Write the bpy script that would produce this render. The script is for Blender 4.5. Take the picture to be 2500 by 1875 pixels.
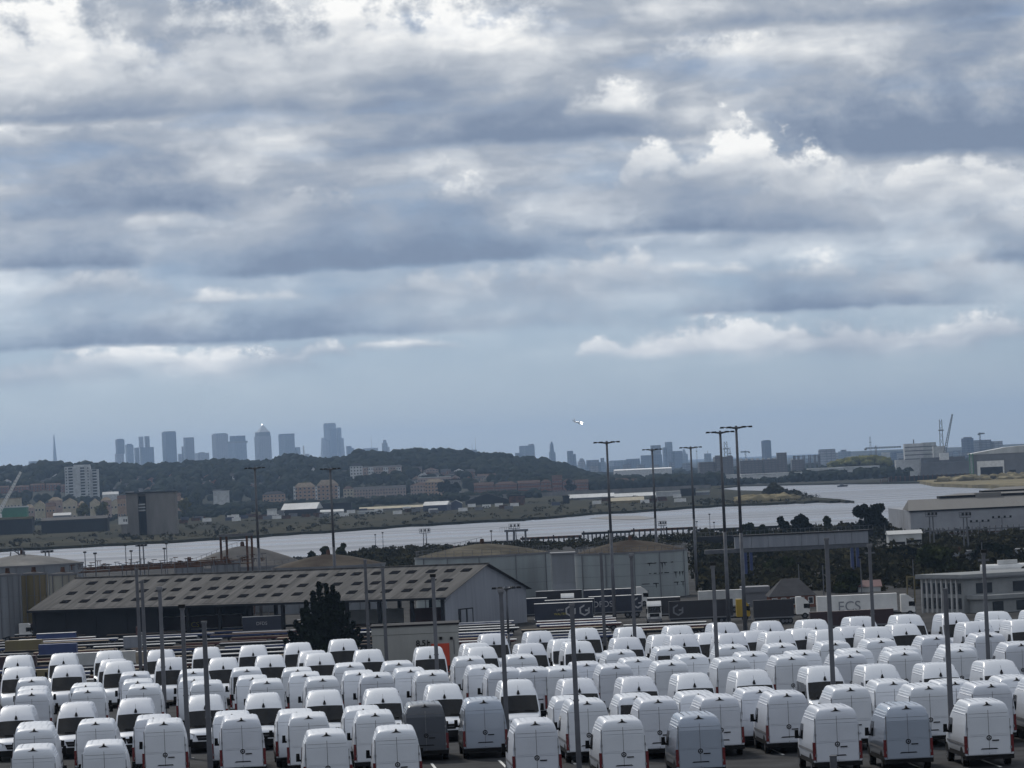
import bpy, math, random
import numpy as np
from mathutils import Vector, Matrix

# ---------------------------------------------------------------- scene reset
for o in list(bpy.data.objects):
    bpy.data.objects.remove(o)
scene = bpy.context.scene
col = scene.collection
R = math.radians
rng = random.Random(7)

# ---------------------------------------------------------------- camera
CAM_H = 13.1                      # metres above the van lot
FPX = 12000.0                     # focal length for a 2500 px wide frame
PITCH = math.atan(195.0 / FPX)
ROLL = R(2.6)
cam_data = bpy.data.cameras.new('camera')
cam_data.sensor_width = 36.0
cam_data.lens = 36.0 * FPX / 2500.0
cam_data.clip_start = 1.0
cam_data.clip_end = 90000.0
cam = bpy.data.objects.new('camera', cam_data)
col.objects.link(cam)
CAM_M = (Matrix.Translation((0, 0, CAM_H)) @ Matrix.Rotation(math.pi / 2 + PITCH, 4, 'X') @ Matrix.Rotation(-ROLL, 4, 'Z'))
cam.matrix_world = CAM_M
scene.camera = cam

# ---------------------------------------------------------------- world: broken cloud over a clear Nishita sky
SUN_AZ, SUN_EL = -22.0, 40.0      # degrees from +Y towards +X, and above the horizon
world = bpy.data.worlds.new('World')
scene.world = world
world.use_nodes = True
WT = world.node_tree
WT.nodes.clear()


def wn(kind, **kw):
    n = WT.nodes.new(kind)
    for k, v in kw.items():
        setattr(n, k, v)
    return n


def wmath(op, a, b=None, c=None, clamp=False):
    n = wn('ShaderNodeMath', operation=op, use_clamp=clamp)
    for i, v in enumerate((a, b, c)):
        if v is None:
            continue
        if isinstance(v, (int, float)):
            n.inputs[i].default_value = v
        else:
            WT.links.new(v, n.inputs[i])
    return n.outputs[0]


def wsmooth(v, lo, hi):
    n = wn('ShaderNodeMapRange', interpolation_type='SMOOTHSTEP')
    WT.links.new(v, n.inputs[0])
    n.inputs[1].default_value, n.inputs[2].default_value = lo, hi
    return n.outputs[0]


def wnoise(u, v, w, scale, detail, rough, su=1.0, sv=1.0, off=0.0):
    c = wn('ShaderNodeCombineXYZ')
    WT.links.new(wmath('MULTIPLY_ADD', u, su, off), c.inputs[0])
    WT.links.new(wmath('MULTIPLY', v, sv), c.inputs[1])
    WT.links.new(w, c.inputs[2])
    n = wn('ShaderNodeTexNoise')
    n.inputs['Scale'].default_value = scale
    n.inputs['Detail'].default_value = detail
    n.inputs['Roughness'].default_value = rough
    WT.links.new(c.outputs[0], n.inputs['Vector'])
    return n.outputs[0]


def wmix(f, a, b):
    n = wn('ShaderNodeMix', data_type='RGBA')
    for i, v in ((0, f), (6, a), (7, b)):
        if isinstance(v, (int, float)):
            n.inputs[i].default_value = v
        elif isinstance(v, tuple):
            n.inputs[i].default_value = (*v, 1.0)
        else:
            WT.links.new(v, n.inputs[i])
    return n.outputs[2]


tc = wn('ShaderNodeTexCoord')
sep = wn('ShaderNodeSeparateXYZ')
WT.links.new(tc.outputs['Generated'], sep.inputs[0])
DX, DY, DZ = sep.outputs
U0 = wmath('MULTIPLY', DX, 57.3)           # degrees east of the view's middle, for small angles
V0 = wmath('MULTIPLY', DZ, 57.3)           # degrees above the horizon, for small angles
W0 = wmath('MULTIPLY', DY, 3.0)
warp_u = wnoise(U0, V0, W0, 0.50, 3, 0.5, 1.0, 1.8, 3.1)
warp_v = wnoise(U0, V0, W0, 0.75, 3, 0.5, 1.0, 1.5, 17.3)
fine_u = wnoise(U0, V0, W0, 2.4, 6, 0.6, 1.0, 1.3, 59.0)
fine_v = wnoise(U0, V0, W0, 2.6, 6, 0.6, 1.0, 1.2, 83.0)
U = wmath('ADD', wmath('ADD', U0, wmath('MULTIPLY_ADD', warp_u, 0.9, -0.45)), wmath('MULTIPLY_ADD', fine_u, 0.40, -0.20))
V = wmath('ADD', wmath('ADD', V0, wmath('MULTIPLY_ADD', warp_v, 0.24, -0.12)), wmath('MULTIPLY_ADD', fine_v, 0.09, -0.045))
billow = fine_v                                                  # ragged tops
shade = wnoise(U, V, W0, 0.85, 6, 0.52, 1.0, 2.1, 77.0)         # soft modelling inside the clouds
streak = wnoise(U, V0, W0, 0.42, 5, 0.5, 1.0, 5.0, 133.0)       # long flat sheets

sky = wn('ShaderNodeTexSky', sky_type='NISHITA')
sky.sun_disc = False
sky.sun_elevation = R(SUN_EL)
sky.sun_rotation = R(SUN_AZ)
sky.altitude = 30
sky.air_density, sky.dust_density, sky.ozone_density = 1.0, 0.3, 2.0
skyb = wn('ShaderNodeMix', data_type='RGBA', blend_type='MULTIPLY')
skyb.inputs[0].default_value = 1.0
WT.links.new(sky.outputs[0], skyb.inputs[6])
skyb.inputs[7].default_value = (0.040, 0.051, 0.079, 1)

# one grey scale of cloud, from blue-grey base to sunlit white
ramp = wn('ShaderNodeValToRGB')
ramp.color_ramp.interpolation = 'LINEAR'
stops = [(0.0, (0.188, 0.238, 0.330)), (0.25, (0.262, 0.312, 0.400)), (0.5, (0.385, 0.422, 0.480)),
         (0.75, (0.625, 0.648, 0.675)), (1.0, (0.97, 0.962, 0.935))]
els = ramp.color_ramp.elements
els[0].position, els[0].color = stops[0][0], (*stops[0][1], 1)
els[1].position, els[1].color = stops[-1][0], (*stops[-1][1], 1)
for p, c in stops[1:-1]:
    e = els.new(p)
    e.color = (*c, 1)

# cloud tone (0 base .. 1 lit white) and cover, first the general deck over the whole dome
deck = wsmooth(V0, 0.4, 3.5)
tone = wmath('ADD', wmath('MULTIPLY_ADD', shade, 1.25, -0.10), wmath('MULTIPLY_ADD', streak, 0.80, -0.40))
cover = wmath('MULTIPLY', deck, wmath('MULTIPLY_ADD', wsmooth(streak, 0.28, 0.50), 0.30, 0.70))

# single clouds: azimuth, base elevation, half width, height (degrees), tone at base, tone at top,
# softness of base, softness of top, raggedness, cover; the farther (lower) ones first
CLOUDS = [
    (4.119, 1.124, 1.719, 0.477, 0.56, 0.94, 0.3, 0.6, 0.8, 0.95),
    (2.449, 1.181, 1.623, 0.549, 0.58, 0.98, 0.14, 0.45, 0.9, 0.97),
    (5.461, 1.206, 1.146, 0.477, 0.6, 1.0, 0.2, 0.5, 0.8, 0.95),
    (0.979, 1.224, 0.267, 0.315, 0.65, 0.95, 0.2, 0.5, 0.9, 0.85),
    (-5.673, 1.248, 1.432, 0.239, 0.5, 0.72, 0.6, 0.9, 0.9, 0.7),
    (-3.139, 1.281, 1.05, 0.344, 0.64, 1.0, 0.5, 0.5, 0.9, 0.95),
    (-4.572, 1.299, 1.528, 0.43, 0.62, 1.05, 0.6, 0.5, 0.9, 0.97),
    (-2.108, 1.349, 0.454, 0.248, 0.68, 1.0, 0.4, 0.5, 0.8, 0.9),
    (-1.173, 1.403, 0.716, 0.181, 0.68, 0.95, 0.4, 0.6, 0.8, 0.9),
    (-3.651, 1.572, 4.202, 0.859, -0.02, 0.66, 0.05, 1.0, 0.4, 1),
    (0.03, 1.587, 2.292, 0.382, 0.2, 0.55, 0.3, 1.0, 0.5, 0.7),
    (3.616, 1.625, 2.387, 0.716, 0.1, 0.72, 0.06, 1.0, 0.5, 1),
    (5.203, 1.83, 1.528, 0.621, 0.36, 0.78, 0.6, 0.7, 1.0, 0.85),
    (-0.529, 1.909, 2.053, 0.525, 0.36, 0.85, 0.7, 0.6, 1.0, 0.85),
    (3.584, 1.975, 0.907, 0.363, 0.48, 0.9, 0.5, 0.6, 1.0, 0.8),
    (1.147, 1.99, 1.241, 0.573, 0.45, 0.98, 0.6, 0.6, 1.0, 0.85),
    (-3.102, 2.083, 0.907, 0.229, 0.7, 1.02, 0.2, 0.6, 1.0, 0.85),
    (5.932, 2.103, 0.955, 0.43, 0.05, 0.7, 0.15, 1.0, 0.5, 0.9),
    (2.396, 2.12, 0.812, 0.162, 0.6, 0.95, 0.4, 0.7, 0.9, 0.75),
    (-4.722, 2.204, 1.146, 0.382, 0.48, 0.95, 0.6, 0.6, 1.0, 0.85),
    (-1.369, 2.367, 3.056, 1.098, -0.12, 0.7, 0.05, 0.9, 0.4, 1),
    (5.659, 2.407, 1.241, 0.454, 0.45, 0.82, 0.6, 0.6, 1.0, 0.85),
    (-5.282, 2.488, 1.814, 0.764, 0.06, 0.72, 0.07, 1.0, 0.5, 1),
    (2.512, 2.573, 2.196, 0.621, -0.04, 0.7, 0.1, 0.9, 0.5, 0.95),
    (-2.451, 2.751, 1.528, 0.764, 0.3, 0.82, 0.6, 0.6, 1.0, 0.85),
    (5.056, 2.816, 1.337, 0.716, 0.5, 1.0, 0.5, 0.4, 0.9, 0.97),
    (-4.02, 2.927, 0.573, 0.286, 0.5, 0.98, 0.5, 0.7, 1.0, 0.8),
    (1.669, 2.946, 1.241, 0.525, 0.36, 0.8, 0.6, 0.6, 1.0, 0.85),
    (-0.479, 3.02, 0.668, 0.477, 0.5, 0.95, 0.4, 0.6, 1.1, 0.85),
    (-4.394, 3.116, 1.814, 1.098, 0.02, 0.8, 0.1, 0.9, 0.6, 0.95),
    (5.275, 3.413, 3.438, 1.671, -0.12, 0.36, 0.08, 0.9, 0.4, 1),
    (3.471, 2.635, 1.027, 1.122, 0.34, 1.0, 0.4, 0.35, 0.7, 0.97),
    (0.51, 3.735, 2.387, 1.241, 0.05, 0.85, 0.05, 0.9, 0.5, 1),
    (1.753, 3.229, 0.501, 0.621, 0.52, 0.95, 0.5, 0.45, 0.9, 0.95),
    (-5.788, 3.978, 0.621, 0.334, 0.6, 1.0, 0.5, 0.7, 1.0, 0.85),
    (-4.592, 4.019, 1.098, 0.31, 0.55, 0.95, 0.5, 0.7, 1.0, 0.8),
    (-4.248, 4.219, 3.056, 0.907, 0.1, 0.95, 0.08, 0.9, 0.6, 0.95),
    (2.68, 3.115, 0.788, 0.979, 0.5, 1.02, 0.35, 0.4, 0.9, 1.0),
    (-1.418, 4.434, 1.337, 0.43, 0.25, 0.85, 0.2, 1.0, 0.6, 0.85),
    (2.788, 4.449, 1.719, 0.621, 0.5, 0.98, 0.7, 0.7, 1.0, 0.85),
    (1.335, 4.013, 0.716, 0.535, 0.66, 0.98, 0.18, 0.6, 1.0, 0.92),
    (4.006, 4.953, 3.342, 0.621, 0.05, 0.6, 0.15, 1.0, 0.4, 0.95),
    (-3.132, 4.574, 1.385, 1.528, 0.55, 1.15, 0.6, 0.7, 1.0, 0.9),
    (-5.281, 4.619, 1.719, 1.814, 0.72, 1.25, 0.2, 0.6, 0.8, 0.95),
    (-0.975, 4.73, 2.292, 1.337, 0.68, 1.2, 0.4, 0.6, 0.9, 0.92),
]


def wvec(op, a, b=None, c=None):
    n = wn('ShaderNodeVectorMath', operation=op)
    for i, v in enumerate((a, b, c)):
        if v is None:
            continue
        if isinstance(v, tuple):
            n.inputs[i].default_value = v
        else:
            WT.links.new(v, n.inputs[i])
    return n.outputs[0]


def wvsmooth(v, lo, hi, to=(1, 1, 1)):
    n = wn('ShaderNodeMapRange', data_type='FLOAT_VECTOR', interpolation_type='SMOOTHSTEP')
    WT.links.new(v, n.inputs[6])
    for k, t in ((7, lo), (8, hi), (9, (0, 0, 0)), (10, to)):
        n.inputs[k].default_value = t
    return n.outputs[1]


def wsplat(v):
    n = wn('ShaderNodeCombineXYZ')
    for k in range(3):
        WT.links.new(v, n.inputs[k])
    return n.outputs[0]


def wfmix(f, a, b):
    n = wn('ShaderNodeMix', data_type='FLOAT')
    WT.links.new(f, n.inputs[0])
    for k, v in ((2, a), (3, b)):
        if isinstance(v, float):
            n.inputs[k].default_value = v
        else:
            WT.links.new(v, n.inputs[k])
    return n.outputs[0]


U3, V3 = wsplat(U), wsplat(V)
T3 = wsplat(wmath('MULTIPLY_ADD', shade, 0.85, -0.40))
K3 = wsplat(wmath('MULTIPLY_ADD', billow, 2.4, -1.2))
while len(CLOUDS) % 3:
    CLOUDS.insert(0, (170.0, 60.0, 0.1, 0.1, 0.5, 0.5, 0.5, 0.5, 1.0, 0.0))
for q in range(0, len(CLOUDS), 3):
    ca, ce, hw, hh, c0, c1, e0, e1, kk, op = [tuple(float(x) for x in t) for t in zip(*CLOUDS[q:q + 3])]
    a = wvec('MULTIPLY_ADD', U3, tuple(1 / h for h in hw), tuple(-c / h for c, h in zip(ca, hw)))
    b = wvec('MULTIPLY_ADD', V3, tuple(1 / h for h in hh), tuple(-c / h for c, h in zip(ce, hh)))
    m = wvec('SUBTRACT', (1.0, 1.0, 1.0), wvec('MULTIPLY', a, a))
    top = wvec('MULTIPLY', m, wvec('MULTIPLY_ADD', K3, kk, (0.9, 0.9, 0.9)))
    al = wvec('MULTIPLY', wvsmooth(b, tuple(-e for e in e0), e0), wvsmooth(wvec('SUBTRACT', top, b), (0.0, 0.0, 0.0), e1, op))
    tt = wvec('ADD', wvec('MULTIPLY_ADD', b, tuple(y - x for x, y in zip(c0, c1)), c0), T3)
    sa, st = wn('ShaderNodeSeparateXYZ'), wn('ShaderNodeSeparateXYZ')
    WT.links.new(al, sa.inputs[0])
    WT.links.new(tt, st.inputs[0])
    for k in range(3):
        tone = wfmix(sa.outputs[k], tone, st.outputs[k])
        cover = wfmix(sa.outputs[k], cover, 1.0)
WT.links.new(wmath('MULTIPLY_ADD', tone, 1.28, -0.13, clamp=True), ramp.inputs[0])
out_col = wmix(cover, skyb.outputs[2], ramp.outputs[0])
bg = wn('ShaderNodeBackground')
WT.links.new(out_col, bg.inputs[0])
bg.inputs[1].default_value = 1.0
world.cycles.sampling_method = 'MANUAL'
world.cycles.sample_map_resolution = 512
wo = wn('ShaderNodeOutputWorld')
WT.links.new(bg.outputs[0], wo.inputs[0])

# ---------------------------------------------------------------- sun, veiled by cloud, and exposure
sun_data = bpy.data.lights.new('sun', 'SUN')
sun_data.energy = 2.0
sun_data.angle = R(9)
sun_data.color = (1.0, 0.955, 0.88)
sun = bpy.data.objects.new('sun', sun_data)
col.objects.link(sun)
sd = Vector((math.sin(R(SUN_AZ)) * math.cos(R(SUN_EL)), math.cos(R(SUN_AZ)) * math.cos(R(SUN_EL)), math.sin(R(SUN_EL))))
sun.rotation_euler = sd.to_track_quat('Z', 'Y').to_euler()
sun.location = (-40, 100, 120)
vs = scene.view_settings
vs.view_transform, vs.look, vs.exposure, vs.gamma = 'Standard', 'None', 0.10, 1.0
vs.use_curve_mapping = False
scene.render.engine = 'CYCLES'
scene.cycles.use_denoising = True
scene.cycles.max_bounces = 6
scene.cycles.diffuse_bounces = 3
scene.cycles.glossy_bounces = 3
scene.cycles.volume_bounces = 0
scene.cycles.caustics_reflective = False
scene.cycles.caustics_refractive = False
scene.cycles.sample_clamp_indirect = 6.0

# ---------------------------------------------------------------- helpers
CR = CAM_M.to_3x3()
CP = Vector((0, 0, CAM_H))
ZY = -15.0                        # lower yard
ZW = -20.0                        # river
ZF = -18.5                        # flat land across the river


def ray(x, y):
    return CR @ Vector(((x - 1250.0) / FPX, -(y - 937.5) / FPX, -1.0))


def Pd(x, y, d):                  # point at distance d north along +Y
    v = ray(x, y)
    return CP + v * (d / v.y)


def G(x, y, z):                   # point on the level z
    v = ray(x, y)
    return CP + v * ((z - CAM_H) / v.z)


def tag(o, label=None, cat=None, group=None, kind=None):
    if label: o['label'] = label
    if cat: o['category'] = cat
    if group: o['group'] = group
    if kind: o['kind'] = kind
    return o


def thing(name, label, cat, loc=(0, 0, 0), rz=0.0, group=None):
    o = bpy.data.objects.new(name, None)
    o.empty_display_size = 0.5
    col.objects.link(o)
    o.location = loc
    o.rotation_euler = (0, 0, rz)
    return tag(o, label, cat, group)


def link(name, mesh, parent=None, loc=None, rz=None):
    o = bpy.data.objects.new(name, mesh)
    col.objects.link(o)
    if parent is not None: o.parent = parent
    if loc is not None: o.location = loc
    if rz is not None: o.rotation_euler = (0, 0, rz)
    return o


class MB:
    """collects boxes, prisms and tubes into one mesh"""
    def __init__(s):
        s.v, s.f, s.m = [], [], []

    def add(s, verts, faces, mi=0):
        b = len(s.v)
        s.v += [tuple(p) for p in verts]
        s.f += [tuple(i + b for i in f) for f in faces]
        s.m += [mi] * len(faces)
        return s

    def box(s, x0, x1, y0, y1, z0, z1, mi=0, tx=1.0, ty=1.0):
        cx, cy = (x0 + x1) / 2, (y0 + y1) / 2
        X0, X1 = cx + (x0 - cx) * tx, cx + (x1 - cx) * tx
        Y0, Y1 = cy + (y0 - cy) * ty, cy + (y1 - cy) * ty
        return s.add([(x0, y0, z0), (x1, y0, z0), (x1, y1, z0), (x0, y1, z0), (X0, Y0, z1), (X1, Y0, z1), (X1, Y1, z1), (X0, Y1, z1)],
                     [(3, 2, 1, 0), (4, 5, 6, 7), (0, 1, 5, 4), (1, 2, 6, 5), (2, 3, 7, 6), (3, 0, 4, 7)], mi)

    def tube(s, p0, p1, r0, r1=None, n=8, mi=0):
        r1 = r0 if r1 is None else r1
        p0, p1 = Vector(p0), Vector(p1)
        ax = (p1 - p0).normalized()
        e1 = ax.orthogonal().normalized()
        e2 = ax.cross(e1)
        vs = []
        for p, r in ((p0, r0), (p1, r1)):
            for k in range(n):
                t = 2 * math.pi * k / n
                vs.append(p + e1 * (r * math.cos(t)) + e2 * (r * math.sin(t)))
        fs = [(k, (k + 1) % n, n + (k + 1) % n, n + k) for k in range(n)]
        fs += [tuple(range(n - 1, -1, -1)), tuple(range(n, 2 * n))]
        return s.add(vs, fs, mi)

    def poly(s, pts, y0, y1, mi=0, axis='y'):
        """outline in the xz plane, given thickness along y (or in yz along x)"""
        n = len(pts)
        f = (lambda a, b, t: (a, t, b)) if axis == 'y' else (lambda a, b, t: (t, a, b))
        vs = [f(a, b, y0) for a, b in pts] + [f(a, b, y1) for a, b in pts]
        fs = [(k, (k + 1) % n, n + (k + 1) % n, n + k) for k in range(n)]
        fs += [tuple(range(n - 1, -1, -1)), tuple(range(n, 2 * n))]
        return s.add(vs, fs, mi)

    def mesh(s, name, mats, smooth=False):
        me = bpy.data.meshes.new(name)
        me.from_pydata(s.v, [], s.f)
        for m in (mats if isinstance(mats, (list, tuple)) else [mats]):
            me.materials.append(m)
        me.polygons.foreach_set('material_index', s.m)
        if smooth:
            me.polygons.foreach_set('use_smooth', [True] * len(s.f))
        import bmesh
        bm = bmesh.new()
        bm.from_mesh(me)
        bmesh.ops.recalc_face_normals(bm, faces=bm.faces[:])
        bm.to_mesh(me)
        bm.free()
        return me

    def build(s, name, mats, parent=None, loc=None, rz=None, smooth=False):
        return link(name, s.mesh(name, mats, smooth), parent, loc, rz)


MATS = {}


def mat(name, c, rough=0.6, var=0.14, scale=1.0, c2=None, metallic=0.0, coat=0.0, stretch=(1, 1, 1), bump=0.0, detail=5, spec=0.5, bscale=None):
    m = bpy.data.materials.new(name)
    m.use_nodes = True
    t = m.node_tree
    b = t.nodes['Principled BSDF']
    b.inputs['Roughness'].default_value = rough
    b.inputs['Metallic'].default_value = metallic
    b.inputs['Coat Weight'].default_value = coat
    b.inputs['Coat Roughness'].default_value = 0.08
    b.inputs['Specular IOR Level'].default_value = 0.04 if (rough >= 0.75 and spec == 0.5) else spec
    tcn = t.nodes.new('ShaderNodeTexCoord')
    mp = t.nodes.new('ShaderNodeMapping')
    mp.inputs['Scale'].default_value = stretch
    t.links.new(tcn.outputs['Object'], mp.inputs[0])
    n = t.nodes.new('ShaderNodeTexNoise')
    n.inputs['Scale'].default_value = scale
    n.inputs['Detail'].default_value = detail
    n.inputs['Roughness'].default_value = 0.6
    t.links.new(mp.outputs[0], n.inputs['Vector'])
    r = t.nodes.new('ShaderNodeValToRGB')
    lo = tuple(x * (1 - var) for x in c)
    hi = tuple(min(1, x * (1 + var)) for x in c) if c2 is None else c2
    r.color_ramp.elements[0].position, r.color_ramp.elements[0].color = 0.34, (*lo, 1)
    r.color_ramp.elements[1].position, r.color_ramp.elements[1].color = 0.66, (*hi, 1)
    t.links.new(n.outputs[0], r.inputs[0])
    t.links.new(r.outputs[0], b.inputs['Base Color'])
    if bump:
        bn = t.nodes.new('ShaderNodeBump')
        bn.inputs['Strength'].default_value = bump
        bn.inputs['Distance'].default_value = 0.05
        src = n
        if bscale:
            src = t.nodes.new('ShaderNodeTexNoise')
            src.inputs['Scale'].default_value = bscale
            src.inputs['Detail'].default_value = 4
            t.links.new(mp.outputs[0], src.inputs['Vector'])
        t.links.new(src.outputs[0], bn.inputs['Height'])
        t.links.new(bn.outputs[0], b.inputs['Normal'])
    MATS[name] = m
    return m


def facade(name, c, c2, floor=4.0, bay=7.0, rough=0.35, mortar=0.06):
    """glazed or panelled front: storeys and bays too far away to build singly"""
    m = mat(name, c, rough, 0.10, 0.01)
    t = m.node_tree
    b = t.nodes['Principled BSDF']
    tcn = t.nodes.new('ShaderNodeTexCoord')
    sp = t.nodes.new('ShaderNodeSeparateXYZ')
    cb = t.nodes.new('ShaderNodeCombineXYZ')
    t.links.new(tcn.outputs['Object'], sp.inputs[0])
    ad = t.nodes.new('ShaderNodeMath')
    t.links.new(sp.outputs[0], ad.inputs[0])
    t.links.new(sp.outputs[1], ad.inputs[1])
    t.links.new(ad.outputs[0], cb.inputs[0])
    t.links.new(sp.outputs[2], cb.inputs[1])
    br = t.nodes.new('ShaderNodeTexBrick')
    br.offset = 0.0
    br.inputs['Scale'].default_value = 1.0
    br.inputs['Brick Width'].default_value = bay
    br.inputs['Row Height'].default_value = floor
    br.inputs['Mortar Size'].default_value = floor * mortar * 3
    br.inputs['Color1'].default_value = (*c, 1)
    br.inputs['Color2'].default_value = (*[x * 0.82 for x in c], 1)
    br.inputs['Mortar'].default_value = (*c2, 1)
    t.links.new(cb.outputs[0], br.inputs['Vector'])
    t.links.new(br.outputs[0], b.inputs['Base Color'])
    return m


# ---- materials
asphalt = mat('asphalt', (0.042, 0.043, 0.046), 0.8, 0.35, 0.4, bump=0.3, bscale=30)
concrete_yard = mat('yard_concrete', (0.030, 0.030, 0.032), 0.85, 0.4, 0.06, c2=(0.062, 0.061, 0.061))
line_paint = mat('line_paint', (0.6, 0.6, 0.58), 0.7, 0.3, 3.0)
marsh_m = mat('marsh_ground', (0.014, 0.016, 0.007), 0.95, 0.3, 0.012, c2=(0.038, 0.034, 0.016), stretch=(1, 0.35, 1), detail=9)
mud_m = mat('mud', (0.10, 0.09, 0.085), 0.5, 0.25, 0.02, stretch=(1, 0.3, 1))
sand_m = mat('dry_reed', (0.16, 0.135, 0.075), 0.95, 0.3, 0.03, c2=(0.26, 0.22, 0.13))
farland_m = mat('far_land', (0.018, 0.023, 0.013), 0.95, 0.3, 0.004, c2=(0.05, 0.05, 0.042))
leaf_dark = mat('foliage_dark', (0.005, 0.009, 0.006), 0.9, 0.4, 0.06, c2=(0.016, 0.022, 0.010), detail=6, spec=0.02)
leaf_mid = mat('foliage_mid', (0.018, 0.028, 0.010), 0.9, 0.4, 0.35, c2=(0.058, 0.068, 0.026), detail=6, spec=0.02)
leaf_yellow = mat('foliage_yellow', (0.075, 0.085, 0.022), 0.85, 0.3, 0.3, c2=(0.15, 0.14, 0.04), spec=0.02)  # yellow sunlight put into the leaf colour; also colours the pale green mound
leaf_cypress = mat('foliage_cypress', (0.006, 0.010, 0.007), 0.9, 0.4, 0.8, c2=(0.018, 0.026, 0.014), spec=0.02)
scrub_m = mat('foliage_scrub', (0.014, 0.017, 0.008), 0.9, 0.3, 0.05, c2=(0.055, 0.050, 0.026), detail=8, spec=0.02)
bark = mat('bark', (0.05, 0.042, 0.035), 0.9, 0.3, 4)
van_white = mat('van_paint_white', (0.63, 0.66, 0.71), 0.42, 0.03, 0.8, coat=0.22)
van_white2 = mat('van_paint_cool_white', (0.56, 0.59, 0.65), 0.45, 0.04, 0.9, coat=0.18)
van_silver = mat('van_paint_silver', (0.33, 0.375, 0.45), 0.3, 0.03, 0.5, metallic=0.35, coat=0.7)
van_grey = mat('van_paint_grey', (0.045, 0.054, 0.072), 0.35, 0.05, 0.5, coat=0.6)
black_plastic = mat('black_plastic', (0.008, 0.008, 0.009), 0.6, 0.2, 2, spec=0.15)
seal_m = mat('rubber_seal', (0.17, 0.175, 0.19), 0.6, 0.2, 2)
glass_dark = mat('dark_glass', (0.006, 0.007, 0.009), 0.10, 0.1, 0.5, spec=0.28)
glass_far = mat('window_glass', (0.03, 0.036, 0.045), 0.12, 0.3, 0.3)
red_lens = mat('red_lens', (0.11, 0.005, 0.008), 0.2, 0.1, 3)
clear_lens = mat('headlamp_lens', (0.35, 0.36, 0.38), 0.12, 0.2, 3)
tyre_m = mat('tyre', (0.014, 0.014, 0.014), 0.8, 0.2, 6)
steel_m = mat('galvanised_steel', (0.085, 0.09, 0.105), 0.55, 0.2, 1.2, metallic=0.2)
mast_m = mat('dark_mast_paint', (0.095, 0.10, 0.115), 0.5, 0.2, 0.8)
rust_m = mat('rusty_steel', (0.055, 0.035, 0.028), 0.85, 0.4, 0.5, c2=(0.13, 0.065, 0.042))
white_paint = mat('white_paint', (0.68, 0.68, 0.67), 0.5, 0.12, 0.4)
offwhite = mat('weathered_white', (0.44, 0.45, 0.45), 0.7, 0.2, 0.3)


# ---------------------------------------------------------------- ground, river, far land
def slab(name, pts, zt, zb, m, kind='structure', parent=None):
    import bmesh
    bm = bmesh.new()
    top = [bm.verts.new((p[0], p[1], zt)) for p in pts]
    bot = [bm.verts.new((p[0], p[1], zb)) for p in pts]
    bm.faces.new(top)
    n = len(pts)
    for k in range(n):
        bm.faces.new((top[k], bot[k], bot[(k + 1) % n], top[(k + 1) % n]))
    bmesh.ops.recalc_face_normals(bm, faces=bm.faces[:])
    bmesh.ops.triangulate(bm, faces=[f for f in bm.faces if len(f.verts) > 4], ngon_method='EAR_CLIP')
    me = bpy.data.meshes.new(name)
    bm.to_mesh(me)
    bm.free()
    me.materials.append(m)
    o = link(name, me, parent)
    if kind: o['kind'] = kind
    return o


def gxy(x, y, z=ZW):
    p = G(x, y, z)
    return (p.x, p.y)


van_lot = slab('van_lot', [(-160, -25), (160, -25), (160, 327), (-160, 327)], 0.0, -16.0, asphalt)
lower_yard = slab('lower_yard', [(-420, 40), (420, 40), (420, 1640), (260, 1700), (60, 1690), (-80, 1655), (-420, 1600)], ZY, -26, concrete_yard)

water = bpy.data.materials.new('river_water')
water.use_nodes = True
wt = water.node_tree
wb = wt.nodes['Principled BSDF']
wb.inputs['Base Color'].default_value = (0.17, 0.187, 0.222, 1)
wb.inputs['IOR'].default_value = 1.33
c_ = wt.nodes.new('ShaderNodeTexCoord')
mp_ = wt.nodes.new('ShaderNodeMapping')
mp_.inputs['Scale'].default_value = (0.0010, 0.014, 1)
mp_.inputs['Rotation'].default_value = (0, 0, R(8))
n_ = wt.nodes.new('ShaderNodeTexNoise')
n_.inputs['Scale'].default_value = 1.0
n_.inputs['Detail'].default_value = 7
wt.links.new(c_.outputs['Object'], mp_.inputs[0])
wt.links.new(mp_.outputs[0], n_.inputs['Vector'])
mr_ = wt.nodes.new('ShaderNodeMapRange')
mr_.inputs[1].default_value, mr_.inputs[2].default_value = 0.42, 0.60
mr_.inputs[3].default_value, mr_.inputs[4].default_value = 0.24, 0.78
wt.links.new(n_.outputs[0], mr_.inputs[0])
wt.links.new(mr_.outputs[0], wb.inputs['Roughness'])
n2_ = wt.nodes.new('ShaderNodeTexNoise')
n2_.inputs['Scale'].default_value = 0.12
n2_.inputs['Detail'].default_value = 5
mp2_ = wt.nodes.new('ShaderNodeMapping')
mp2_.inputs['Scale'].default_value = (0.5, 1.6, 1)
wt.links.new(c_.outputs['Object'], mp2_.inputs[0])
wt.links.new(mp2_.outputs[0], n2_.inputs['Vector'])
bp_ = wt.nodes.new('ShaderNodeBump')
bp_.inputs['Strength'].default_value = 0.5
bp_.inputs['Distance'].default_value = 1.2
wt.links.new(n2_.outputs[0], bp_.inputs['Height'])
wt.links.new(bp_.outputs[0], wb.inputs['Normal'])
slab('river', [(-1400, 1200), (1400, 1200), (2600, 5600), (-2600, 5600)], ZW, ZW - 3, water)

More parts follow.
